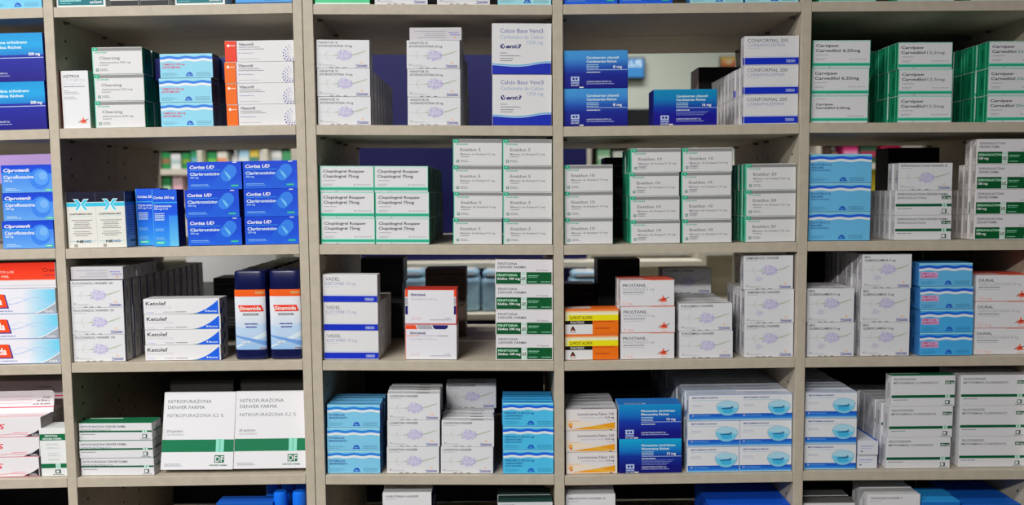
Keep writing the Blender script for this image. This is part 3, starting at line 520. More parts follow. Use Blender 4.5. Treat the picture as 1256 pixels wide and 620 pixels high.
# ------------------------------------------------------------------ object helpers
def tag(o, label=None, cat=None, group=None, kind=None):
    if label: o['label'] = label
    if cat: o['category'] = cat
    if group: o['group'] = group
    if kind: o['kind'] = kind
def link(name, me, parent=None, loc=(0, 0, 0), rz=0, rx=0, ry=0):
    o = bpy.data.objects.new(name, me); C.objects.link(o)
    if parent: o.parent = parent
    o.location = loc; o.rotation_euler = (rx, ry, rz); return o
def bmbox(bm, x0, y0, z0, x1, y1, z1, bev=0, zr=None, mi=0):
    """box; zr = (z shift at the right end) tilts it a little"""
    zr = zr or 0
    vs = [bm.verts.new(p) for p in ((x0, y0, z0), (x1, y0, z0+zr), (x1, y1, z0+zr), (x0, y1, z0), (x0, y0, z1), (x1, y0, z1+zr), (x1, y1, z1+zr), (x0, y1, z1))]
    fs = [bm.faces.new([vs[i] for i in q]) for q in ((0, 3, 2, 1), (4, 5, 6, 7), (0, 1, 5, 4), (1, 2, 6, 5), (2, 3, 7, 6), (3, 0, 4, 7))]
    for f in fs: f.material_index = mi
    if bev: bmesh.ops.bevel(bm, geom=list({e for f in fs for e in f.edges}), offset=bev, segments=2, affect='EDGES', profile=.5)
def fin(bm, name, mats, parent=None, smooth=False, loc=(0, 0, 0)):
    me = bpy.data.meshes.new(name); bm.normal_update(); bm.to_mesh(me); bm.free()
    for m in (mats if isinstance(mats, (list, tuple)) else [mats]): me.materials.append(m)
    if smooth: me.shade_smooth()
    return link(name, me, parent, loc)

# ------------------------------------------------------------------ the two back-to-back shelving rows
K = D0
PANELS = [(-.8685, -.856), (-.5635, -.5515), (-.2595, -.2481), (-.2474, -.2348), (.0586, .0712), (.3651, .3774), (.6708, .6835)]
BAYS = [(0, 1), (1, 2), (3, 4), (4, 5), (5, 6)]
SHELF_PX = [  # (y of top front edge at left end, at right end) per row and bay, with the pixel columns of the ends
 [(0, 10.6, 52, 9), (66, 8.8, 357, 3.5), (386, 5, 677, 5.6), (690, 5.3, 983, 2.1), (996, 1.9, 1256, 0.2)],
 [(0, 160, 60, 158.4), (72, 158, 362, 153.2), (389, 153.3, 678, 154.6), (691, 155.4, 981, 151.9), (993, 150.9, 1256, 149.8)],
 [(0, 306.8, 67, 305.2), (81, 305.8, 367, 300), (391, 300.4, 679, 301), (692, 301.1, 978, 297.3), (990, 296.5, 1256, 295)],
 [(0, 449, 75, 447.6), (87, 446, 372, 442.4), (396, 443, 680, 443.8), (693, 443.8, 977, 439.6), (989, 439.6, 1256, 437)],
 [(0, 589, 83, 587), (95, 587, 377, 582.6), (400, 583.5, 681, 584), (693, 584.6, 975, 580.4), (986, 578.8, 1256, 577.2)]]
TH = .0172
def shelf_line(row, bay):
    a, ya, b, yb = SHELF_PX[row][bay]; p, q = at(a, ya, 0), at(b, yb, 0); return p.x, p.z, (q.z-p.z)/(q.x-p.x)
def zshelf(row, bay, x):
    if row > 4: return .739
    x0, z0, m = shelf_line(row, bay); return z0 + m*(x-x0)
DEP = .197
def make_unit(label, pans, bays, y0, y1, seed):
    r = random.Random(seed); bx0 = PANELS[pans[0]][0]*K
    root = link('shelving_unit', None, loc=(bx0, y0, 0)); tag(root, label, 'shelving', 'grey laminate shelving units')
    off = Vector((-bx0, -y0, 0))
    for i in pans:
        bm = bmesh.new(); a, b = PANELS[i][0]*K-bx0, PANELS[i][1]*K-bx0; bmbox(bm, a, 0, .0, b, y1-y0, 2.12, .0008)
        for side, sx in ((a, -1), (b, 1)):
            for row in range(6):
                bi = [q for q in bays if (BAYS[q][0] == i and sx == 1) or (BAYS[q][1] == i and sx == -1)]
                if not bi: continue
                zz = zshelf(row, bi[0], side+bx0) - TH
                for yy in (.034, y1-y0-.03):
                    for h in range(4):
                        cz = zz-.034-.0295*h; ring = []
                        for q in range(10):
                            t = q*.6283*sx; ring.append(bm.verts.new((side+sx*.0003, yy+.0026*math.cos(t), cz+.0026*math.sin(t))))
                        f = bm.faces.new(ring); f.material_index = 1
        fin(bm, 'side_panel', [LAM, HOLE], root)
    for bi in bays:
        L, Rr = PANELS[BAYS[bi][0]][1]*K, PANELS[BAYS[bi][1]][0]*K
        for row in range(-1, 7):
            if row == -1: zl = 1.45+.4; zr = zl
            elif row == 6: zl = zr = .12
            else: zl, zr = zshelf(row, bi, L), zshelf(row, bi, Rr)
            bm = bmesh.new(); bmbox(bm, L-bx0+.0006, .0004, zl-TH, Rr-bx0-.0006, y1-y0-.0004, zl, .0006, zr-zl)
            sh = fin(bm, 'shelf', LAM, root)
            if 0 <= row <= 4:
                for x, z, sg in ((L-bx0, zl, 1), (Rr-bx0, zr, -1)):
                    for yy in (.034, y1-y0-.03):
                        bm = bmesh.new(); bmesh.ops.create_cone(bm, cap_ends=True, segments=10, radius1=.0024, radius2=.002, depth=.009, matrix=Matrix.Translation((x+sg*.0047, yy, z-TH-.0034)) @ Matrix.Rotation(math.pi/2, 4, 'Y'))
                        fin(bm, 'shelf_pin', PINM, sh)
    if y0 > .1:                          # dark sheets added to black out the depth and cut light leak
        for bi, row in [(0, 1), (4, 1), (4, 3)]+[(b_, r_) for b_ in range(5) for r_ in (4, 5)]:
            if bi not in bays: continue
            L, Rr = PANELS[BAYS[bi][0]][1]*K, PANELS[BAYS[bi][1]][0]*K; lo = zshelf(row, bi, L)+.002 if row < 5 else .742; hi = min(zshelf(row-1, bi, L), zshelf(row-1, bi, Rr))-TH-.001
            lo = max(lo, zshelf(row, bi, Rr)+.002); bm = bmesh.new(); bmbox(bm, L-bx0+.0008, y1-y0-.006, lo, Rr-bx0-.0008, y1-y0-.001, hi, .0006); fin(bm, 'added_dark_back', BACKM, root)
    for bi in bays:                      # plinth board under the lowest shelf
        L, Rr = PANELS[BAYS[bi][0]][1]*K, PANELS[BAYS[bi][1]][0]*K
        bm = bmesh.new(); bmbox(bm, L-bx0+.0006, .03, 0, Rr-bx0-.0006, .045, .1, .0006); fin(bm, 'plinth', LAM, root)
    return root
make_unit('grey laminate shelving unit facing the viewer, left of the double upright', [0, 1, 2], [0, 1], 0, DEP, 1)
make_unit('grey laminate shelving unit facing the viewer, right of the double upright', [3, 4, 5, 6], [2, 3, 4], 0, DEP, 2)
make_unit('rear shelving unit backing the left front unit, seen through its bays', [0, 1, 2], [0, 1], DEP+.0015, .402, 3)
make_unit('rear shelving unit backing the right front unit, seen through its bays', [3, 4, 5, 6], [2, 3, 4], DEP+.0015, .402, 4)

# ------------------------------------------------------------------ stacks of cartons
ROWN = {0: 'cropped top row', 1: 'first full row', 2: 'second full row', 3: 'third full row', 4: 'fourth full row', 5: 'cropped bottom row'}
BAYN = ['leftmost bay', 'second bay', 'middle bay', 'fourth bay', 'rightmost bay']
POS = {1: [''], 2: ['lower', 'upper'], 3: ['bottom', 'middle', 'top'], 4: ['bottom', 'lower-middle', 'upper-middle', 'top']}
def scale(row, yf):
    zc = {0: .24, 1: .15, 2: .0, 3: -.14, 4: -.29, 5: -.4}[row]
    return (D0*(.9972-zc*.0744)+yf*.997)/FPX
def clampx(bay, x, hw):
    L = PANELS[BAYS[bay][0]][1]*K+hw+.0011; R = PANELS[BAYS[bay][1]][0]*K-hw-.0011
    return max(min(x, R), L) if bay else min(x, R)
def stack(row, bay, keys, xs, look, yf=.008, nd=0, ndl=None, col='', yaw=0, cat='box', z0=None, backlook=None, pick=None, jit=.5, grp=None, x_is='l', gapd=.0020, s=None):
    """keys: design or list, bottom first. xs: pixel column of each carton's left edge. nd: cartons queued behind, ndl: how many layers each queue has."""
    n = len(xs); keys = [keys]*n if isinstance(keys, str) else keys; s = s or scale(row, yf); z = None
    info = []
    for i in range(n):
        me, w, h, d = design(keys[i], s)
        if z is None:
            z = z0 if z0 is not None else zshelf(row, bay, Xof(xs[0], yf, 1.4)+w/2)
        x = Xof(xs[i], yf, z+h*.3) + w/2
        ry = 0 if z0 is not None else -math.atan(shelf_line(min(row, 4), bay)[2])
        a = math.radians(yaw + R_.uniform(-jit, jit)); ry = 0 if row == 5 else ry; x = clampx(bay, x, w/2+d*abs(math.sin(a))*.9+h*abs(math.sin(ry)))
        if i == 0 and z0 is None: z = zshelf(row, bay, x)+.0006
        o = link('medicine_carton', me, loc=(x, yf + w/2*abs(math.sin(a)), z + (w/2*abs(math.sin(ry)) if i == 0 else 0)*0 + .0001), rz=a, ry=ry)
        p = (POS[n][i] if not pick else pick[i]); lab = ' '.join((' '.join(t for t in (p, col, look) if t) + f', {BAYN[bay]}, {ROWN[row]}').split())
        tag(o, lab, cat, grp or f'{look.replace(" carton", " cartons")}, {BAYN[bay]}, {ROWN[row]}')
        info.append((me, x, z, h, d, a, ry, w)); z += h+.0002
    if nd:
        L = ndl or [n]*nd; bl = backlook or look
        y = yf + info[0][4] + .004
        for k in range(nd):
            if y + info[0][4] > .395: break
            if y < DEP+.0015 < y+info[0][4]: pass
            for i in range(min(L[min(k, len(L)-1)], n)):
                me, x, z, h, d, a, ry, w = info[i]
                o = link('medicine_carton', me, loc=(clampx(bay, info[0][1] + (x-info[0][1])*.3 + R_.uniform(-.0014, .0014), w/2+.0003+h*abs(math.sin(ry))), y, z+.0001), ry=ry); o['queued'] = 1
                tag(o, f'carton queued behind {bl}s, {BAYN[bay]}, {ROWN[row]}', cat, f'queued behind {bl}s, {BAYN[bay]}, {ROWN[row]}')
            y += info[0][4] + gapd
    return info

# --- cropped top row
stack(0, 0, 'w0', [-15], 'light blue carton with blue arch logo', .006)
stack(0, 1, 'sav', [69], 'dark teal carton with white border', .006, pick=['left'])
stack(0, 1, 'gs', [134.5], 'grey carton with black base band', .008, pick=['left'])
stack(0, 1, 'gs', [171.5], 'grey carton with black base band', .008, pick=['right'])
stack(0, 1, 'sav2', [214.5], 'dark teal carton with white border', .006, pick=['right'])
stack(0, 1, 'bl0', [288.5], 'plain light blue carton', .004)
stack(0, 2, 'gn0', [385.5], 'bright green carton with white base line', .005)
stack(0, 2, 'van0', [459.5], 'white carton with blue wordmark', .006, nd=2, pick=['left'])
stack(0, 2, 'van0', [536], 'white carton with blue wordmark', .006, nd=2, pick=['right'])
stack(0, 2, 'cy0', [611.5], 'pale blue carton with blue arch', .006)
stack(0, 3, 'cip0', [691.5], 'royal blue carton with green tag', .006, pick=['left'])
stack(0, 3, 'cip0', [759], 'royal blue carton with green tag', .008, pick=['right'])
stack(0, 3, 'cy0', [846], 'pale cyan carton', .008, pick=['left'])
stack(0, 3, 'cy0', [914], 'pale cyan carton', .008, pick=['right'])
stack(0, 4, 'rosp0', [1004], 'white carton with teal band', .012, pick=['left'])
stack(0, 4, 'rosp0', [1100], 'white carton with teal band', .012, pick=['centre'])
stack(0, 4, 'rosp0', [1190], 'white carton with teal band', .012, pick=['right'])
# --- first full row
stack(1, 0, 'amox', [-39, -42], 'cyan and navy carton with white print', .007, jit=.1)
stack(1, 1, 'azitrox', [77], 'narrow upright white carton with red splash', .008)
stack(1, 1, 'clearsing', [117, 115.8, 113.4], 'white carton with green end panel', .008, nd=3, ndl=[3, 2, 2])
stack(1, 1, 'tamezox', [197.4, 195.4, 196.4], 'pale blue wave carton with red print', .008, nd=3, ndl=[2])
stack(1, 1, ['vit', 'vit', 'vit', 'vith'], [278.4, 276.8, 275.6, 279.6], 'long white carton with orange end band', .008, nd=1)
stack(1, 2, 'van10', [389, 388, 387.2], 'white lavender-print carton', .008, nd=7, ndl=[2], col='left')
stack(1, 2, 'van20', [500, 499.5, 498.6], 'white lavender-print carton', .008, nd=8, ndl=[3], col='right')
stack(1, 2, 'calcio', [603.6, 603.4], 'large white carton with navy wave base', .008)
stack(1, 3, 'cand8', [691.4, 691.4], 'blue gradient carton with white print', .006)
stack(1, 3, 'cand16', [801.6], 'teal to navy carton standing alone', .012)
stack(1, 3, 'conf', [914.4, 914.4, 914], 'white carton with royal blue base band', .006, nd=8, ndl=[2])
stack(1, 4, ['carv6b', 'carv6', 'carv6'], [994, 995, 996.4], 'white carton with teal band', .010, col='left')
stack(1, 4, 'carv12', [1100.4, 1101.4, 1101], 'white teal-band carton with green end', .010, nd=4, col='centre')
stack(1, 4, 'carv25', [1212, 1213, 1214], 'white teal-band carton with green end', .010, nd=5, col='right')
# --- second full row
stack(2, 0, 'cip', [3.4, 4, 3], 'blue carton with pale blue disc', .008, nd=1)
stack(2, 1, 'neho', [81.6], 'white carton with cyan cross emblem', .008, pick=['left'])
stack(2, 1, 'neho', [119], 'white carton with cyan cross emblem', .008, pick=['right'])
stack(2, 1, 'cor250', [168.4], 'upright blue carton with green tag', .042, pick=['left'])
stack(2, 1, 'cor250', [188.2], 'upright blue carton with green tag', .004, pick=['right'], jit=.1)
stack(2, 1, 'cor', [230.6, 227.4, 230.2], 'blue carton with capsule picture', .008, col='left')
stack(2, 1, 'cor', [302.2, 300, 299.8], 'blue carton with capsule picture', .008, col='right')
stack(2, 2, 'clop', [393.2, 391.8, 390.4], 'white carton with teal base band', .008, col='left')
stack(2, 2, 'clop', [460.4, 460, 458.6], 'white carton with teal base band', .008, nd=7, col='right')
stack(2, 2, 'en5', [555.6, 556.4, 555.2, 555.4], 'white carton with grey top band', .008, col='left')
stack(2, 2, 'en5', [617.8, 617.8, 617, 617], 'white carton with grey top band', .008, col='right')
stack(2, 3, 'en10', [691.6, 692, 690.8], 'white carton with grey top band', .008, nd=4, col='left')
stack(2, 3, 'en10b', [773.4, 772.8, 772, 774], 'white carton with grey top band', .008, nd=2, col='centre-left')
stack(2, 3, 'en10b', [836.8, 836.4, 836, 837], 'white carton with grey top band', .008, nd=2, col='centre-right')
stack(2, 3, 'en20', [917.8, 917.4, 917], 'white carton with bright green end', .008, nd=6, col='')
stack(2, 4, 'eul', [991.2, 992, 993], 'light blue wave carton', .008, nd=1)
stack(2, 4, ['espd', 'espd', 'esp25'], [1097.4, 1098, 1101.6], 'white carton', .012, nd=5, ndl=[3, 2, 2, 2, 2], pick=['bottom green-striped', 'middle green-striped', 'top lavender-print'], backlook='mixed white carton')
stack(2, 4, 'espb', [1205.4, 1206, 1208.4, 1207], 'white carton with dark green blocks', .012, nd=3, ndl=[4, 3, 2])
# --- third full row
stack(3, 0, ['gel', 'gel', 'gel', 'creme'], [-48.6, -51, -54.5, -58], 'long carton', .008, pick=['bottom blue-wave', 'middle blue-wave', 'upper blue-wave', 'topmost red-banded'])
inf = stack(3, 1, 'fluc', [89.6, 87.8, 86.4], 'white lavender-print carton', .008, nd=12)
stack(3, 1, 'keto', [178, 177.8, 177.2, 176], 'slim white carton with blue corner', .010, nd=0, jit=.8)
stack(3, 2, 'vadel', [396.6, 395.4, 394.6], 'white carton with royal blue base band', .008, nd=4, ndl=[2])
stack(3, 2, ['feno2', 'feno'], [496.8, 496.6], 'white carton', .010, pick=['lower red-striped', 'upper red-edged'])
stack(3, 2, 'feni', [608.4, 609, 609, 608.2], 'white carton with dark green blocks', .008)
stack(3, 3, 'qp', [693, 693], 'orange, yellow and white carton', .008)
stack(3, 3, 'prost', [761.4, 762, 761], 'white carton with red splash', .008, nd=1)
stack(3, 3, 'furo', [833.4, 832.6], 'white lavender-print carton', .008, nd=7, col='left')
stack(3, 3, 'gemf', [914.6, 915, 912], 'tall white lavender-print carton', .008, nd=4, ndl=[2], col='right')
stack(3, 4, 'glib', [989.6, 989.4], 'tall white lavender-print carton', .008, nd=2, col='left')
stack(3, 4, 'glib2', [1055.2, 1055.6, 1057.4], 'tall white lavender-print carton', .008, nd=7, ndl=[3], col='right')
stack(3, 4, ['lomet2', 'lomet2', 'lomet', 'lomet'], [1127.4, 1128.4, 1128, 1127], 'light blue wave carton with red print', .008, nd=1)
stack(3, 4, 'diur', [1201.6, 1202.4, 1203.8], 'white carton with red splash', .012, nd=1)
# --- fourth full row
stack(4, 0, 'os', [-70, -69.6, -68.4], 'long white carton with black corner', .010)
stack(4, 0, 'nys', [54.6], 'upright white carton with green bands', .010)
stack(4, 1, 'nitc', [98.6, 97, 93], 'slim white carton with green stripe', .008, yaw=-1.2, jit=.6)
stack(4, 2, 'inter', [401.6, 401, 401], 'light blue wave carton', .008, nd=3, col='left')
stack(4, 2, 'losa', [474.4, 475, 475.2], 'white lavender-print carton', .008, nd=3, col='left')
stack(4, 2, 'losa', [540.6, 541.6], 'white lavender-print carton', .008, nd=5, col='right')
stack(4, 2, 'enro', [617, 617.2, 617.2], 'bright blue wave carton', .008, nd=4, col='right')
stack(4, 3, 'levo', [694.6, 694.2, 694], 'white carton with orange wedges', .008, nd=4)
stack(4, 3, ['memb', 'mema'], [759.2, 758.6], 'blue gradient carton with white print', .008)
stack(4, 3, 'metro', [843.2, 843.6, 845], 'white carton with cyan oval', .008, nd=15, col='left')
stack(4, 3, 'metro', [908.4, 909, 909.2], 'white carton with cyan oval', .008, nd=15, col='right')
stack(4, 4, 'metro', [986.4, 987, 987.4], 'white carton with cyan oval', .008, nd=9)
stack(4, 4, ['gluc', 'gluc', 'gluct'], [1086.8, 1090, 1093], 'white carton with dark green stripe', .010, nd=6, ndl=[2], col='centre', yaw=.8)
stack(4, 4, 'glucb', [1184.6, 1184.2, 1184], 'white carton with dark green stripe', .016, nd=1, col='right')

# ------------------------------------------------------------------ odd single cartons
def single(key, row, bay, px, yf, label, z=None, pxtop=None, rz=0, rx=0, group=None, s=None, cat='box'):
    s = s or (D0+yf)/FPX; me, w, h, d = design(key, s)
    zz = z if z is not None else zshelf(row, bay, Xof(px, yf, 1.3)+w/2)
    x = clampx(bay, Xof(px, yf, zz+h*.5)+w/2, w/2+.0005)
    if pxtop is not None: zz = at(px, pxtop, yf).z - h
    o = link('medicine_carton', me, loc=(x, yf, zz+.0012), rz=rz, rx=rx, ry=-math.atan(shelf_line(min(row, 4), bay)[2]) if rx == 0 and z is None else 0); tag(o, label, cat, group); return o, w, h, d, zz
flatf = simple(63.6, 15.6, 30, {'all': (188, 186, 190)}, [(6, 4, 40, .8, (140, 140, 150)), (18, 7, 26, .8, (150, 150, 160)), (18, 9.4, 26, .8, (150, 150, 160)), (10, 12, 34, .8, (150, 150, 160)), (48, 5.6, 12, 1, (110, 110, 190)), (50, 8.6, 12, 1, (110, 110, 190)), (55, 11.4, 3, 1.6, (220, 150, 100))])
DS['flat'] = flatf
DS['navy'] = simple(89, 27, 24, {'all': (26, 28, 104)}, (), ((70, 0, 89, 27, (28, 60, 120)),))
me, w, h, d = design('fluc', scale(3, .008)); zt = zshelf(3, 1, Xof(89.6, .008, 1.2)) + 3*(h+.0002)
z_ = zt
o = None
for k, (px, yf) in enumerate(((87, .010), (0, .058), (0, .104))):
    s_ = scale(3, .008); m2, w2, h2, d2 = design('flat', s_); X0 = Xof(87.2, .01, zt)+w2/2
    o = link('medicine_carton', m2, loc=(X0+[0, .003, .001][k], yf, zt+.0022), rz=math.radians([0, -1, 1][k]))
    tag(o, ['flat grey-white carton lying on the lavender-print stack, second bay, third full row', 'second flat carton lying behind on the lavender-print stack, second bay, third full row', 'third flat carton lying furthest back on lavender-print stack, second bay'][k], 'box', 'flat cartons on the lavender-print stack')
me, w, h, d = design('van20', scale(1, .008)); zt = zshelf(1, 2, Xof(500, .008, 1.6)) + 3*(h+.0002)
m2, w2, h2, d2 = design('flat', scale(1, .012)); o = link('medicine_carton', m2, loc=(Xof(502.4, .012, zt)+w2/2, .012, zt+.0004)); tag(o, 'flat carton lying on top of right lavender-print stack, middle bay, first full row', 'box')
me, w, h, d = design('tamezox', scale(1, .008)); zt = zshelf(1, 1, Xof(197, .008, 1.6)) + 2*(h+.0002)
m2, w2, h2, d2 = design('navy', (D0+.047)/FPX); o = link('medicine_carton', m2, loc=(Xof(190.5, .047, zt)+w2/2, .047, zt+.0016)); tag(o, 'wide navy carton hidden behind the topmost pale blue wave carton, second bay', 'box')
# losartan-type third layer further back, furosemide-type third layer
def upper(key, row, bay, px, yf, below, nlay, n, label, group):
    s_ = scale(row, .008); me, w, h, d = design(below, s_); zt = zshelf(row, bay, Xof(px, .008, 1.2)+.04)+nlay*(h+.0002)
    for k in range(n):
        x = Xof(px, yf, zt+h/2)+w/2; o = link('medicine_carton', me, loc=(x, yf+k*(d+.0015), zt+.0008)); tag(o, label if k == 0 else f'carton queued behind the {group}, {BAYN[bay]}, {ROWN[row]}', 'box', group if k == 0 else 'queued behind '+group)
upper('losa', 4, 2, 547.4, .088, 'losa', 2, 2, 'shaded lavender-print carton set back on right stack, middle bay, fourth full row', 'set-back upper lavender-print carton')
upper('furo', 3, 3, 812.5, .150, 'furo', 2, 2, 'shaded lavender-print carton set back on left stack, fourth bay, third full row', 'set-back upper lavender-print carton')
# long cartons lying end-on beside the oval stack
DS['endon'] = lambda s: (lambda c: (c.top.R(c.w-3, 0, c.w, c.d, (30, 90, 190)), c.right.R(0, 0, c.d, c.h, (28, 84, 190)), c.front.B(3, 6, 16, 1, (110, 130, 190)), c.front.B(3, 9, 14, .8, (150, 160, 200)), c.front.R(3, 12.4, 5.4, 13.8, (60, 60, 90)), c)[-1])(Carton(25, 17.6, 64, s, {'all': (200, 202, 208), 'right': (28, 84, 190)}))
s_ = scale(4, .012); me, w, h, d = design('endon', s_); z0 = zshelf(4, 4, .6)
for k, lab in enumerate(('lower end-on white and blue carton beside the oval-print stack, rightmost bay', 'upper end-on white and blue carton beside the oval-print stack, rightmost bay')):
    o = link('medicine_carton', me, loc=(Xof(1051, .012, z0)+w/2, .012-.003*k, z0+k*(h+.0002)+.0003)); tag(o, lab, 'box', 'end-on white and blue cartons')
# the two large dressing cartons leaning back
s_ = scale(4, .016); me, w, h, d = design('nitb', s_); th = math.radians(13)
for px, lab in ((196.6, 'large white green-striped carton leaning back, left of the pair, second bay'), (286.9, 'large white green-striped carton leaning back, right of the pair, second bay')):
    z0 = zshelf(4, 1, Xof(px, .012, .95)+w/2); y0 = .010
    o = link('medicine_carton', me, loc=(clampx(1, Xof(px, y0, z0)+w/2, w/2+.0005), y0, z0+d*math.sin(th)+.0012), rx=-th, rz=math.radians(.4 if px > 250 else -.6)); tag(o, lab, 'box', 'large white green-striped cartons leaning back')
# what they lean on: a row of dark dressing cartons
DS['drk'] = unlit(84, 112, 22, (46, 44, 42), (70, 66, 62))
for i, px in enumerate((211, 297)):
    single('drk', 4, 1, px, .072, ['dark carton propping the left large leaning carton, second bay, fourth full row', 'dark carton propping the right large leaning carton, second bay, fourth full row'][i], s=(D0-.0)/FPX*.98)
# lid of the open carton in the leftmost bay
osb = [o for o in C.objects if o.get('label', '').startswith('top long white carton with black corner')][0]
s_ = scale(4, .01); pm = PM(); lw, lh, lt = 118*s_, 27*s_, .0006; L0 = alb((212, 204, 208))
ring = [(-lw/2, 0)]+[(lw/2, 0)]+[(lw/2-.008+.008*math.cos(a), lh-.008+.008*math.sin(a)) for a in [i*math.pi/12 for i in range(7)]]+[(-lw/2+.008-.008*math.sin(a), lh-.008+.008*math.cos(a)) for a in [i*math.pi/12 for i in range(7)]]
pm.poly([(x, 0, z) for x, z in ring], L0); pm.poly([(x, lt, z) for x, z in reversed(ring)], L0)
for i in range(len(ring)):
    (a, b), (c_, d_) = ring[i], ring[(i+1) % len(ring)]; pm.poly([(a, 0, b), (a, lt, b), (c_, lt, d_), (c_, 0, d_)], L0)
cv = Canvas(pm, lambda u, v, k: (-lw/2+u*s_, -.00006*k, lh-v*s_), 118, 27)
cv.R(0, 19.6, 118, 20.8, (214, 50, 76)); cv.T('Cuida', 104, 9.4, 2.4, 9, (90, 70, 84), 0, .2); cv.T('las fibras y', 97, 13.4, 2.4, 16, (90, 70, 84), 0, .2); cv.T('al pie de pleno', 92, 17.4, 2.4, 22, (90, 70, 84), 0, .2)
for q, l in ((6.6, 50), (10.8, 60), (15, 66)): cv.R(88-l, q, 90, q+.4, (190, 150, 170))
lid = link('lid_flap', pm.mesh('lid_flap', CARD), osb, (.004, .034, 24.6*s_), rx=math.radians(-14)); lid['label'] = 'raised white lid flap with red line'
DS['osr'] = simple(118, 24.6, 60, {'all': (198, 190, 194), 'front': (206, 196, 202)}, ((84, 7, 20, 1, (110, 90, 100)), (70, 11.4, 36, 1, (110, 90, 100)), (80, 15, 26, 1, (110, 90, 100))), ((0, 18, 118, 19.6, (206, 50, 74)), (0, 23.9, 118, 24.6, (190, 120, 134))))
# more of those cartons behind, four high
s_ = scale(4, .09); me, w, h, d = design('osr', s_); z0 = zshelf(4, 0, -.9)
for k in range(4):
    o = link('medicine_carton', me, loc=(Xof(-42, .1, z0)+w/2+.003*k, .104, z0+k*(h+.0002)+.0018)); tag(o, f'{POS[4][k]} long white carton of rear column, leftmost bay, fourth full row', 'box', 'rear column of long white cartons')

# ------------------------------------------------------------------ lotion bottles
def selliptic(w, d, n, seg=40):
    out = []
    for i in range(seg):
        a = 2*math.pi*i/seg; c_, s__ = math.cos(a), math.sin(a)
        out.append((w/2*math.copysign(abs(c_)**(2/n), c_), d/2*math.copysign(abs(s__)**(2/n), s__)))
    return out
def loft(name, prof, n, mat, parent, cols=None):
    bm = bmesh.new(); rings = []
    for z, w, d in prof: rings.append([bm.verts.new((x, y, z)) for x, y in selliptic(w, d, n)])
    for a, b in zip(rings[:-1], rings[1:]):
        for i in range(len(a)): bm.faces.new((a[i], a[(i+1) % len(a)], b[(i+1) % len(b)], b[i]))
    bm.faces.new(list(reversed(rings[0]))); bm.faces.new(rings[-1])
    o = fin(bm, name, mat, parent, True); o.data.set_sharp_from_angle(angle=math.radians(35)); return o
def lotion_bottle(label, group):
    s = scale(3, .012); W_, D_ = 40.8*s, 24*s
    r = link('lotion_bottle', None); tag(r, label, 'bottle', group)
    loft('body', [(0, W_*.9, D_*.86), (.0012, W_*.97, D_*.95), (.004, W_, D_), (84*s, W_, D_), (85.5*s, W_*.97, D_*.96), (86.4*s, W_*.9, D_*.88)], 4.5, NAVYP, r)
    loft('cap', [(86.4*s, W_*.93, D_*.93), (87*s, W_*.955, D_*.95), (107.5*s, W_*.945, D_*.94), (108.8*s, W_*.92, D_*.9), (109.4*s, W_*.85, D_*.8)], 4.5, NAVYP, r)
    pm = PM(); w, h = 37.4, 74
    def fy(x):
        t = min(1, abs(x)/(W_/2)); return -(D_/2)*max(.02, (1-t**4.5))**(1/4.5)
    def mp(u, v, k): x = -w*s/2+u*s; return (x, fy(x)-.0003-.00006*k, 13*s+(h-v)*s-.3*s)
    f = Canvas(pm, mp, w, h); f.slab = 2; WH = (206, 210, 216)
    def band(v0, v1, c0, c1=None, u0=0, u1=w, n=20):
        f.k += 1; A = alb(c0); B = alb(c1 or c0)
        for i in range(n):
            a, b = u0+(u1-u0)*i/n, u0+(u1-u0)*(i+1)/n; pm.poly([mp(a, v1, f.k), mp(b, v1, f.k), mp(b, v0, f.k), mp(a, v0, f.k)], [B, B, A, A])
    band(0, h, WH); band(0, 8.4, (240, 100, 30), (236, 88, 34)); band(30, h, WH, (140, 176, 214)); band(2, 5.4, (200, 140, 90), None, 26, 37)
    f.strip(lambda u: 44+3*math.sin(u/9), lambda u: 56-4*math.sin(u/12), (170, 194, 222)); f.strip(lambda u: 70-u*.5, lambda u: 72-u*.38, (196, 210, 226)); f.strip(lambda u: 56+u*.2, lambda u: 58+u*.3, (110, 150, 204))
    f.P([(4.6, 19), (33, 19), (35.6, 26.2), (34, 26.8), (6.6, 26.8), (6.2, 24)], (214, 60, 44)); f.T('Sinamida', 6.6, 25, 4.6, 26, (230, 214, 206), .045)
    f.R(10.4, 29, 29.4, 31.6, (130, 132, 136)); f.B(12, 29.9, 15, .9, (176, 176, 180)); f.B(12, 41.4, 16, 1.3, (50, 60, 150)); f.B(13.6, 45.2, 13, 1.4, (50, 60, 150))
    f.O(11, 64.6, 4, 2, (160, 176, 206), 12); f.O(11, 64.6, 3, 1.2, (196, 206, 222), 12); f.R(29, 71, 38, 73, (200, 190, 196)); f.B(30, 71.4, 7, 1, (70, 70, 110))
    link('label', pm.mesh('label', LABELM), r)['label'] = 'white and pale blue printed label with orange band'
    return r
def copytree(o, parent=None):
    c = o.copy(); C.objects.link(c); c.parent = parent
    for ch in o.children: copytree(ch, c)
    return c
b0 = lotion_bottle('dark navy lotion bottle with orange-topped label, left of the two, second bay', 'navy lotion bottles')
s_ = scale(3, .012); hw = 20.4*s_; hd = 12*s_
z0 = zshelf(3, 1, Xof(290, .01, 1.2)); b0.location = (Xof(288.6, .012, z0)+hw, .009+hd, z0+.0003)
b1 = copytree(b0); b1['label'] = 'dark navy lotion bottle with orange-topped label, right of the two, second bay'
z0 = zshelf(3, 1, Xof(333, .01, 1.2)); b1.location = (clampx(1, Xof(331.4, .012, z0)+hw, hw), .009+hd, z0+.0003)
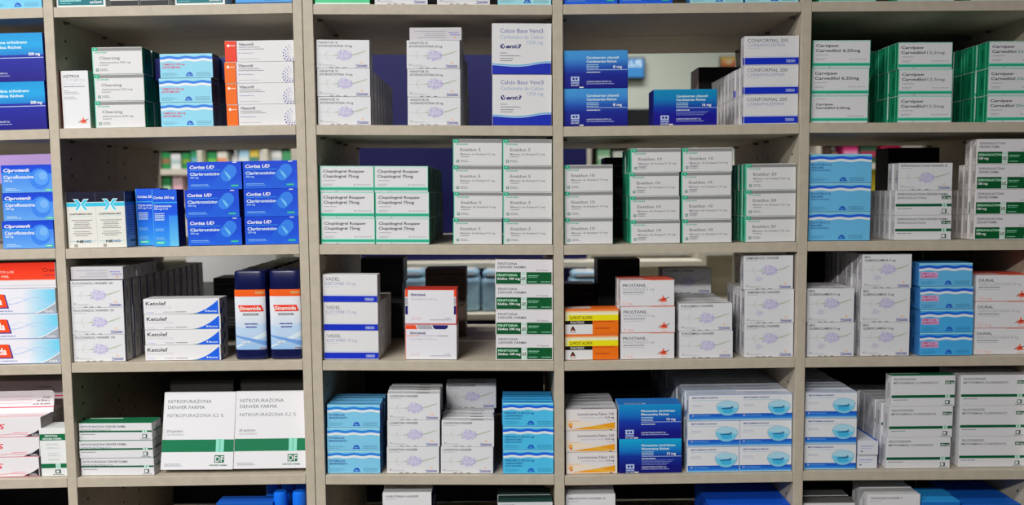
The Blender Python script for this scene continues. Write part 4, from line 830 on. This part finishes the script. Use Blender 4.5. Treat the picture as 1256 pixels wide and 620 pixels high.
for k in range(1, 9):
    for j, bx in enumerate((b0, b1)):
        if .009+hd*2*(k+1)+k*.001 > .4: continue
        b = copytree(bx); b['label'] = 'shadowed lotion bottle queued behind the two front navy bottles, second bay'; b['group'] = 'queued navy lotion bottles'
        b.location = (bx.location.x+.002*(k % 2)-.001, bx.location.y+k*(2*hd+.001), zshelf(3, 1, bx.location.x)+.0003)

# ------------------------------------------------------------------ cropped bottom row
def bottom(px0, px1, ytop, txt, tw, look, bay, cols=None, n=4, d=22, extra=(), yf=.01, nd=0, pick=None):
    s = scale(5, yf); zt = at((px0+px1)/2, ytop, yf).z; h = (zt-zshelf(5, bay, 0))/n/s - .15
    key = f'b{px0}{ytop}'; c_ = cols or {'all': (196, 196, 198), 'front': (204, 204, 206)}
    DS[key] = titled(px1-px0, h, d, c_, txt, tw, extra) if txt else simple(px1-px0, h, d, c_, (), extra)
    POS.setdefault(n, [f'layer {i}' for i in range(n)])
    stack(5, bay, key, [px0]*n, look, yf, nd=nd, z0=zshelf(5, bay, 0), s=s, jit=.1)
bottom(469.5, 529.5, 605, 'OXIBUTININA VANNIER®', 43, 'white carton with navy end', 2, {'all': (196, 196, 198), 'front': (204, 204, 206), 'right': (40, 36, 90)}, nd=2)
bottom(611, 678, 616, 'MONUREX®', 20, 'white carton', 2, {'all': (190, 196, 196), 'top': (40, 70, 66)}, nd=1)
bottom(693.5, 755, 607.5, 'SIMVASTATIN VANNIER® 10', 48, 'white lettered carton', 3, nd=2)
bottom(1064, 1129, 607, 'TERAZOSINA VANNIER® 5', 41, 'white lettered carton', 4, nd=1)
bottom(985.5, 1049, 617, None, 0, 'plain white carton', 4, {'all': (196, 196, 196), 'top': (90, 90, 90)}, nd=1)
bottom(1130.5, 1178, 615.5, None, 0, 'plain sky blue carton', 4, {'all': (30, 110, 180), 'top': (50, 150, 214)}, nd=1)
bottom(266, 335, 617, None, 0, 'plain royal blue carton', 1, {'all': (20, 90, 170), 'top': (24, 90, 180)}, nd=0)
bottom(874, 974, 619, None, 0, 'wide royal blue carton', 3, {'all': (20, 80, 180), 'top': (20, 84, 190)}, n=2, d=76, nd=0, extra=((0, 1, 90, 2, (40, 120, 210)),))
bottom(1180, 1252, 619, None, 0, 'wide blue carton', 4, {'all': (24, 90, 160), 'top': (24, 96, 180)}, n=2, d=80, nd=0)
def blue_bottle(label, group):
    r = link('spray_bottle', None); tag(r, label, 'bottle', group)
    loft('body', [(0, .022, .022), (.002, .025, .025), (.120, .025, .025), (.128, .019, .019), (.130, .018, .018)], 2, BLUEP, r)
    loft('cap', [(.130, .0235, .0235), (.131, .0245, .0245), (.168, .0245, .0245), (.1715, .0225, .0225), (.173, .018, .018)], 2, BLUEP, r)
    return r
bb = blue_bottle('bright blue capped bottle at bottom edge, left of the two front', 'blue capped bottles')
z5 = zshelf(5, 1, 0)
for k, (px, yf, lab) in enumerate(((344, .024, 'bright blue capped bottle at bottom edge of second bay, front left'), (367, .024, 'bright blue capped bottle at bottom edge of second bay, front right'), (334, .085, 'blue bottle standing behind the front pair, leftmost of rear three'), (353, .085, 'blue bottle standing behind the front pair, centre of rear three'), (370, .085, 'blue bottle standing behind the front pair, rightmost of rear three'))):
    b = bb if k == 0 else copytree(bb); b['label'] = lab; b.location = (Xof(px, yf, z5+.17), yf, z5+.0003)

# ------------------------------------------------------------------ stock standing on the rear unit, its back to the viewer, shade put into the card colours
def rear(row, bay, px0, px1, ys, yf, label, col, d=40, stripe=(84, 78, 74), group=None, white=None):
    """ys: pixel heights of carton tops, bottom carton first"""
    s = (D0+yf)/FPX; x0 = Xof(px0, yf, 1.3); z = zshelf(row, bay, Xof((px0+px1)/2, yf, 1.3))
    for i, yt in enumerate(ys):
        zt = at((px0+px1)/2, yt, yf).z; h = (zt-z)/s; key = f'r{row}{px0}{i}'
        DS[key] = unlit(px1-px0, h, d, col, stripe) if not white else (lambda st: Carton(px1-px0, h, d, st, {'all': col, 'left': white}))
        me, w, hh, dd = design(key, s); o = link('medicine_carton', me, loc=(clampx(bay, Xof(px0, yf, z)+w/2, w/2+.001), yf, z+.0012)); z += hh+.0003
        tag(o, label if len(ys) == 1 else f'{["lower", "upper"][i] if len(ys) == 2 else POS[3][i]} {label}', 'box', group)
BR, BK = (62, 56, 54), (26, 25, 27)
rear(1, 3, 856, 906, [83], .24, 'black carton with pale edge standing behind, fourth bay, first full row', BK, white=(190, 170, 160))
rear(3, 2, 443, 495, [349, 318], .22, 'shade-darkened brown carton behind white royal-blue-banded stack, middle bay', (44, 42, 44), stripe=(20, 20, 40))
rear(3, 2, 522, 572, [367, 331], .24, 'brown-grey carton behind red-edged white cartons, middle bay', (92, 78, 72), stripe=(54, 40, 40))
rear(3, 3, 733, 785, [350, 319], .21, 'shade-darkened carton behind red-splash stack, fourth bay', BK, stripe=(40, 34, 34))
rear(3, 3, 688, 731, [350], .24, 'dark red-topped carton behind the orange cartons, fourth bay', (50, 30, 32), stripe=(90, 50, 50))
rear(2, 3, 742, 785, [248, 194], .21, 'shade-darkened carton between the grey-banded stacks, fourth bay', BK)
rear(2, 4, 1087, 1150, [182], .22, 'shade-darkened carton standing behind lavender-print carton, rightmost bay', BK, d=34)
rear(3, 1, 263, 300, [385, 342], .21, 'shade-darkened grey carton behind the slim blue-cornered cartons, second bay', (40, 40, 42))
rear(4, 1, 200, 276, [463], .205, 'dark carton with pale edge behind large leaning cartons, second bay', (38, 38, 40), white=(120, 120, 120))
rear(1, 4, 1166, 1186, [90, 62], .21, 'grey-green carton between the teal-banded stacks, rightmost bay', (92, 108, 104))
rear(3, 4, 995, 1040, [385, 340], .23, 'shade-darkened carton behind the left lavender-print stack, rightmost bay', BK)
rear(4, 2, 440, 474, [520, 490], .21, 'shade-darkened navy carton between blue and lavender-print stacks, middle bay', (24, 26, 50))
rear(4, 3, 735, 800, [520, 478], .22, 'shade-darkened carton behind the blue gradient cartons, fourth bay', BK)
rear(4, 4, 1080, 1180, [500, 455], .24, 'wide shade-darkened carton behind dark-green-striped cartons, rightmost bay', BK)

# ------------------------------------------------------------------ the room and what stands beyond the shelves
WALLM = plain('pale_grey_green_wall_paint', (196, 204, 192), .8, .03, 3); WALLD = plain('slate_wall_paint', (56, 56, 60), .8, .03, 3)
FLM = plain('grey_speckled_floor_vinyl', (50, 47, 45), .4, .15, 120)
CEM = plain('grey_ceiling_board', (104, 104, 104), .9, .03, 30)
def room(name, a, b, mat):
    bm = bmesh.new(); bmbox(bm, *a, *b); o = fin(bm, name, mat); o['kind'] = 'structure'; return o
room('floor', (-4, -3.6, -.1), (4, 4.2, 0), FLM); room('ceiling', (-4, -3.6, 2.9), (4, 4.2, 3.0), CEM)
room('wall_back', (-4, 4.0, 0), (4, 4.2, 2.9), WALLM); room('wall_front', (-4, -3.6, 0), (4, -3.4, 2.9), WALLD)
room('wall_left', (-4.0, -3.4, 0), (-3.8, 4.0, 2.9), WALLD); room('wall_right', (3.8, -3.4, 0), (4.0, 4.0, 2.9), WALLD)

GONM = plain('cream_gondola_paint', (206, 200, 184), .5, .03); NAVB = plain('navy_back_board', (12, 14, 84), .6, .05, 8); DKF = plain('dark_fascia', (28, 28, 32), .6, .05); LIL = plain('lilac_board', (176, 150, 206), .7, .05, 5)
def boxpart(name, p, q, mat, parent, bev=.002):
    bm = bmesh.new(); bmbox(bm, *p, *q, bev); return fin(bm, name, mat, parent)
def zy(px, py, y): return at(px, py, y).z
# blue-backed gondola
YG = 1.12
g = link('gondola_shelving', None, loc=(0, YG, 0)); tag(g, 'cream gondola with navy back board beyond the middle bay', 'shelving')
X = lambda px, y=YG: at(px, 300, y).x
boxpart('back_board', (X(372), .0, .1), (X(720), .03, 2.02), NAVB, g)
boxpart('post', (X(853), -.02, 0), (X(865), .05, 1.42), GONM, g); boxpart('post', (X(362), -.02, 0), (X(371), .05, 2.02), GONM, g)
SHZ = [zy(600, 331, .86), zy(600, 388, .86), zy(600, 480, .86), zy(600, 580, .86)]
for i_, z in enumerate(SHZ): boxpart('shelf', (X(372), -.10 if i_ == 0 else -.26, z-.012), (X(853), -.001, z+.006), GONM, g)
boxpart('base', (X(372), -.26, 0), (X(853), -.001, .14), GONM, g)
PK = plain('pale_blue_wrap_film', (150, 182, 214), .3, .35, 18, bump=.6)
PKW = plain('white_wrap_film', (220, 228, 236), .25, .1, 12, bump=.6)
def wrapped(px0, px1, z, ytop, label):
    y = .9; x0, x1 = at(px0, 350, y).x, at(px1, 350, y).x; h = zy(px0, ytop, y)-z; bm = bmesh.new()
    bmbox(bm, -(x1-x0)/2, 0, 0, (x1-x0)/2, .11, h*.8, .012)
    bmbox(bm, -(x1-x0)/2+.004, .004, h*.8-.001, (x1-x0)/2-.004, .106, h*.97, .014, mi=1)
    o = fin(bm, 'wrapped_pack', [PK, PKW], None, False, ((x0+x1)/2, y, z+.0062)); tag(o, label, 'pack', 'pale blue wrapped packs on the gondola')
wrapped(490, 522, SHZ[1], 333, 'pale blue film-wrapped pack seen left of the brown-grey carton, middle bay')
wrapped(556, 589, SHZ[1], 333, 'pale blue film-wrapped pack seen right of the brown-grey carton, middle bay')
wrapped(590, 624, SHZ[1], 334, 'pale blue film-wrapped pack beside the dark-green-block cartons, middle bay')
wrapped(700, 738, SHZ[1], 323+12, 'blue and white film-wrapped pack seen above the orange cartons')
# long wall gondola further away with small goods
YW = 1.9
g2 = link('wall_shelving', None, loc=(0, YW, 0)); tag(g2, 'cream wall shelving with green and white goods, seen through second bay', 'shelving')
X2 = lambda px: at(px, 300, YW).x
boxpart('back_board', (X2(192), .22, 0), (X2(1150), .24, zy(800, 134, YW)), GONM, g2)
boxpart('fascia', (X2(192), -.02, zy(800, 172, YW)), (X2(1150), .22, zy(800, 134, YW)), DKF, g2)
for px in (195, 251, 330, 430, 560, 722, 850, 1000, 1140): boxpart('post', (X2(px)-.010, -.021, 0), (X2(px)+.010, .2, zy(800, 172, YW)), GONM, g2)
zs2 = [zy(250, 211, YW), zy(250, 252, YW), zy(250, 315, YW), zy(250, 380, YW)]
for i in range(8):
    pp = (195, 251, 330, 430, 560, 722, 850, 1000, 1140); a, b = X2(pp[i])+.0105, X2(pp[i+1])-.0105
    for z in zs2: boxpart('shelf', (a, -.02, z-.012), (b, .2195, z+.012), GONM, g2, .001)
def goods(px0, px1, z, ytop, col, label, cap=None, kind='goods_box', cat='box', dy=.02, band=None):
    y = YW+dy; x0, x1 = at(px0, 210, y).x, at(px1, 210, y).x; h = max(.02, zy(px0, ytop, y)-z-.0125); d = .09
    bm = bmesh.new(); ws = x1-x0
    if kind == 'goods_bottle':
        o = link('goods_bottle', None, loc=((x0+x1)/2, y+.04, z+.0125)); m = plain('g', col, .4)
        loft('body', [(0, ws*.9, ws*.7), (.003, ws, ws*.75), (h*.62, ws, ws*.75), (h*.72, ws*.6, ws*.5), (h*.76, ws*.35, ws*.35)], 2.6, m, o)
        loft('cap', [(h*.76, ws*.42, ws*.42), (h*.98, ws*.4, ws*.4), (h, ws*.32, ws*.32)], 2, plain('gc', cap or (226, 226, 222), .4), o)
    else:
        bmbox(bm, -ws/2, 0, 0, ws/2, d, h, .002)
        if band: bmbox(bm, -ws/2+.001, -.0008, h*.35, ws/2-.001, .0005, h*.62, 0, mi=1)
        o = fin(bm, 'goods_box', [plain('g', col, .5), plain('gb', band or col, .5)], None, False, ((x0+x1)/2, y, z+.0125))
    tag(o, label, cat)
GREEN = (40, 140, 80); zA, zB = zs2[0], zs2[1]
goods(199, 209, zA, 187, GREEN, 'green goods box beside left cream post of far shelving, upper tier', band=(150, 110, 80))
goods(210, 222, zA, 189, (214, 222, 220), 'pale white goods box on upper tier of far shelving', band=(170, 190, 190))
goods(224, 234, zA, 188, GREEN, 'green goods box in middle of upper tier, far shelving', band=(130, 160, 60))
goods(235, 246, zA, 185, (60, 160, 120), 'teal goods box right of the green one, upper tier, far shelving', band=(120, 180, 200))
goods(255, 266, zA, 187, GREEN, 'green goods box right of the second cream post, far shelving', band=(120, 190, 80))
goods(267, 279, zA, 186, (230, 214, 200), 'cream and orange goods box, far shelving upper tier', band=(236, 150, 110))
goods(281, 292, zA, 183, (234, 232, 220), 'off-white bottle on far shelving above the blue cartons', kind='goods_bottle', cat='bottle')
goods(294, 306, zA, 184, (160, 200, 230), 'light blue goods box on far shelving', band=(210, 220, 226))
goods(307, 318, zA, 184, (226, 190, 80), 'yellow goods box on far shelving', band=(80, 140, 120))
goods(319, 327, zA, 184, (236, 236, 230), 'white goods box beside third cream post, far shelving')
goods(333, 346, zA, 185, (226, 226, 216), 'wide white goods box right of third cream post, far shelving', band=(180, 190, 190))
goods(347, 362, zA, 185, (70, 150, 100), 'mint green goods box at right of far shelving, second bay view')
goods(199, 209, zB, 216, GREEN, 'green goods box on lower tier of far shelving', band=(170, 200, 170))
goods(211, 223, zB, 215, (222, 190, 196), 'pink and white goods box on lower tier of far shelving', band=(226, 170, 180))
goods(226, 236, zB, 214, (226, 226, 220), 'white bottle on lower tier of far shelving', kind='goods_bottle', cat='bottle')
goods(255, 300, zs2[2], 262, (226, 226, 222), 'long white goods box low on far shelving')
cb = link('white_cabinet', None, loc=(at(284, 300, 1.3).x, 1.3, 0)); tag(cb, 'white cabinet seen above the navy bottles through the second bay', 'cabinet')
WCM = plain('white_enamel', (226, 230, 232), .4, .02, 8); GCM = plain('grey_enamel', (110, 112, 112), .4, .03, 8)
zc = zy(284, 302, 1.3); zm = zy(284, 346, 1.3)
boxpart('body', (-.15, 0, .08), (.15, .3, zm), GCM, cb); boxpart('top_box', (-.152, -.01, zm), (.152, .3, zc), WCM, cb); boxpart('door', (-.145, -.012, .1), (-.002, 0, zm-.005), GCM, cb); boxpart('door', (.002, -.012, .1), (.145, 0, zm-.005), GCM, cb); boxpart('plinth', (-.14, .02, 0), (.14, .29, .08), DKF, cb)
goods(196, 248, zs2[2]+.0, 262, (220, 220, 222), 'wide white goods box low on far shelving')
goods(255, 326, zs2[3], 322, (232, 234, 234), 'broad white goods box seen above the navy bottles')
goods(733, 748, zA, 183, (140, 190, 150), 'pale green goods box seen above grey-banded cartons, fourth bay', band=(200, 220, 200))
goods(752, 766, zA, 186, (200, 206, 196), 'pale grey goods box seen above grey-banded cartons, fourth bay')
goods(770, 800, zA, 182, (210, 216, 206), 'whitish goods box right of pale grey one, fourth bay view')
goods(860, 905, zA, 182, (190, 196, 186), 'long greyish goods box on far shelving, fourth bay view')
goods(1003, 1018, zA, 178, (90, 70, 60), 'brown goods box on far shelving, rightmost bay view')
goods(1020, 1032, zA, 180, (206, 170, 150), 'beige bottle on far shelving, rightmost bay view', kind='goods_bottle', cat='bottle')
goods(1034, 1052, zA, 176, (206, 70, 130), 'pink goods box on far shelving, rightmost bay view', band=(226, 150, 180))
goods(1055, 1075, zA, 177, (60, 90, 70), 'dark green goods box on far shelving, rightmost bay view', band=(170, 60, 90))
goods(1080, 1104, zA, 175, (190, 40, 90), 'crimson goods box on far shelving, rightmost bay view', band=(120, 60, 120))
goods(1106, 1130, zA, 178, (220, 214, 206), 'cream goods box on far shelving, rightmost bay view', band=(206, 60, 90))
goods(1074, 1092, zB, 196, (206, 190, 60), 'yellow goods box on far shelving, rightmost bay view', band=(120, 160, 60))
# lilac board beyond the leftmost bay
o = link('display_board', None, loc=(at(20, 200, 1.1).x, 1.1, 0)); tag(o, 'lilac display board on a stand beyond the leftmost bay', 'board')
boxpart('panel', (-.35, 0, zy(20, 226, 1.1)), (.22, .02, zy(20, 172, 1.1)), LIL, o)
for sx in (-.3, .17): boxpart('leg', (sx, .001, 0), (sx+.03, .019, zy(20, 226, 1.1)), GONM, o)
for sx in (-.32, .15): boxpart('foot', (sx, -.14, 0), (sx+.07, .16, .02), GONM, o)
# wall screen and picture
o = link('wall_screen', None, loc=(at(771, 84, 3.98).x, 3.93, at(771, 84, 3.95).z)); tag(o, 'lit blue wall screen in a black frame showing white letters', 'screen')
boxpart('frame', (-.19, 0, -.070), (.10, .069, .068), plain('black_screen_frame', (18, 18, 20), .4), o)
SC, N, L, b = nodemat('lit_blue_screen'); b.inputs['Base Color'].default_value = (.01, .05, .12, 1); b.inputs['Emission Color'].default_value = (.02, .22, .55, 1); b.inputs['Emission Strength'].default_value = .6
boxpart('screen', (-.182, -.002, -.060), (.092, .0, .060), SC, o, 0)
TX, N, L, b = nodemat('lit_white_letters'); b.inputs['Base Color'].default_value = (.6, .7, .7, 1); b.inputs['Emission Color'].default_value = (.6, .75, .8, 1); b.inputs['Emission Strength'].default_value = .5
vs, fs = glyphs('PLUS', .02, 0); bm = bmesh.new(); vv = [bm.verts.new((-.06+x*.14, -.003, .008+y*.046)) for x, y in vs]
for q in fs: bm.faces.new([vv[i] for i in q])
fin(bm, 'lettering', TX, o)
o = link('wall_picture', None, loc=(at(893, 75, 3.98).x, 3.97, at(893, 75, 3.95).z)); tag(o, 'small warm-toned picture on the pale far wall', 'picture')
boxpart('frame', (-.055, 0, -.036), (.075, .029, .036), plain('dark_picture_frame', (40, 36, 30), .5), o)
pm = PM(); cv = Canvas(pm, lambda u, v, k: (-.050+u*.001, -.0005-.0002*k, .032-v*.001), 120, 64); cv.G(0, 0, 120, 64, [(0, (206, 190, 110)), (.5, (214, 150, 90)), (1, (190, 110, 70))]); cv.O(60, 34, 30, 14, (230, 196, 160)); cv.O(84, 40, 12, 10, (196, 80, 60))
link('print', pm.mesh('print', LABELM), o)

# ------------------------------------------------------------------ the 300 cartons that show largest stay objects, the rest of the queues is one mass
bpy.context.view_layer.update(); dg = bpy.context.evaluated_depsgraph_get(); hits = {}
for py in range(2, 620, 4):
    for px in range(2, 1256, 4):
        d = (CF + CR*((px-628)/FPX) - CU*((py-310)/FPX)).normalized()
        ok, lo, no, ix, ob, mt_ = bpy.context.scene.ray_cast(dg, CAM, d)
        if ok: hits[ob.name] = hits.get(ob.name, 0)+1
cart = [o for o in C.objects if o.name.startswith('medicine_carton')]
queue = sorted([o for o in cart if o.get('queued')], key=lambda o: -hits.get(o.name, 0))
room_left = 300-(len(cart)-len(queue))
rest = [o for i, o in enumerate(queue) if i >= room_left or hits.get(o.name, 0) < 2]
bmr = PM(); cache = {}
for o in rest:
    n = o.data.name
    if n not in cache:
        me = o.data; ink = me.color_attributes['ink'].data; vs = [v.co.copy() for v in me.vertices]; fs = []
        for i, p in enumerate(me.polygons):
            c_ = vs[p.vertices[0]]
            if i < 18 or all(vs[v].y > .0006 for v in p.vertices): fs.append(([vs[v] for v in p.vertices], [tuple(ink[l].color) for l in p.loop_indices]))
        cache[n] = fs
    M = o.matrix_world
    for pts, cols in cache[n]: bmr.poly([M @ p for p in pts], cols)
if rest:
    q = link('queued_medicine_cartons', bmr.mesh('queued_medicine_cartons', CARD)); tag(q, 'rows of cartons queued deep in the shelves behind the front stacks', 'boxes', None, 'stuff')
    for o in rest: bpy.data.objects.remove(o)
for o in C.objects:
    if 'queued' in o: del o['queued']

# ------------------------------------------------------------------ light: ceiling fluorescent panels
def panel(name, x, y, z, sx, sy, power, col=(1, .98, .95), tilt=0):
    l = bpy.data.lights.new(name, 'AREA'); l.shape = 'RECTANGLE'; l.size = sx; l.size_y = sy; l.energy = power; l.color = col
    o = bpy.data.objects.new(name, l); C.objects.link(o); o.location = (x, y, z); o.rotation_euler = (tilt, 0, 0)
for x, y, p in ((-1.0, -3.05, 80), (-2.4, -3.05, 30), (-1.0, -1.5, 26), (-2.1, -1.5, 22)): panel('ceiling_light', x, y, 2.86, .9, .3, p)
for x in (-1.8, 0, 1.8): panel('ceiling_light', x, .62, 2.86, .9, .35, 13)
panel('ceiling_light', .6, 2.9, 2.86, .9, .4, 14)
w = bpy.data.worlds.new('world'); bpy.context.scene.world = w; w.use_nodes = True
w.node_tree.nodes['Background'].inputs[0].default_value = (.5, .52, .55, 1); w.node_tree.nodes['Background'].inputs[1].default_value = .1
vs_ = bpy.context.scene.view_settings; vs_.view_transform = 'Standard'; vs_.look = 'None'; vs_.gamma = 1; vs_.use_curve_mapping = False; vs_.exposure = .5
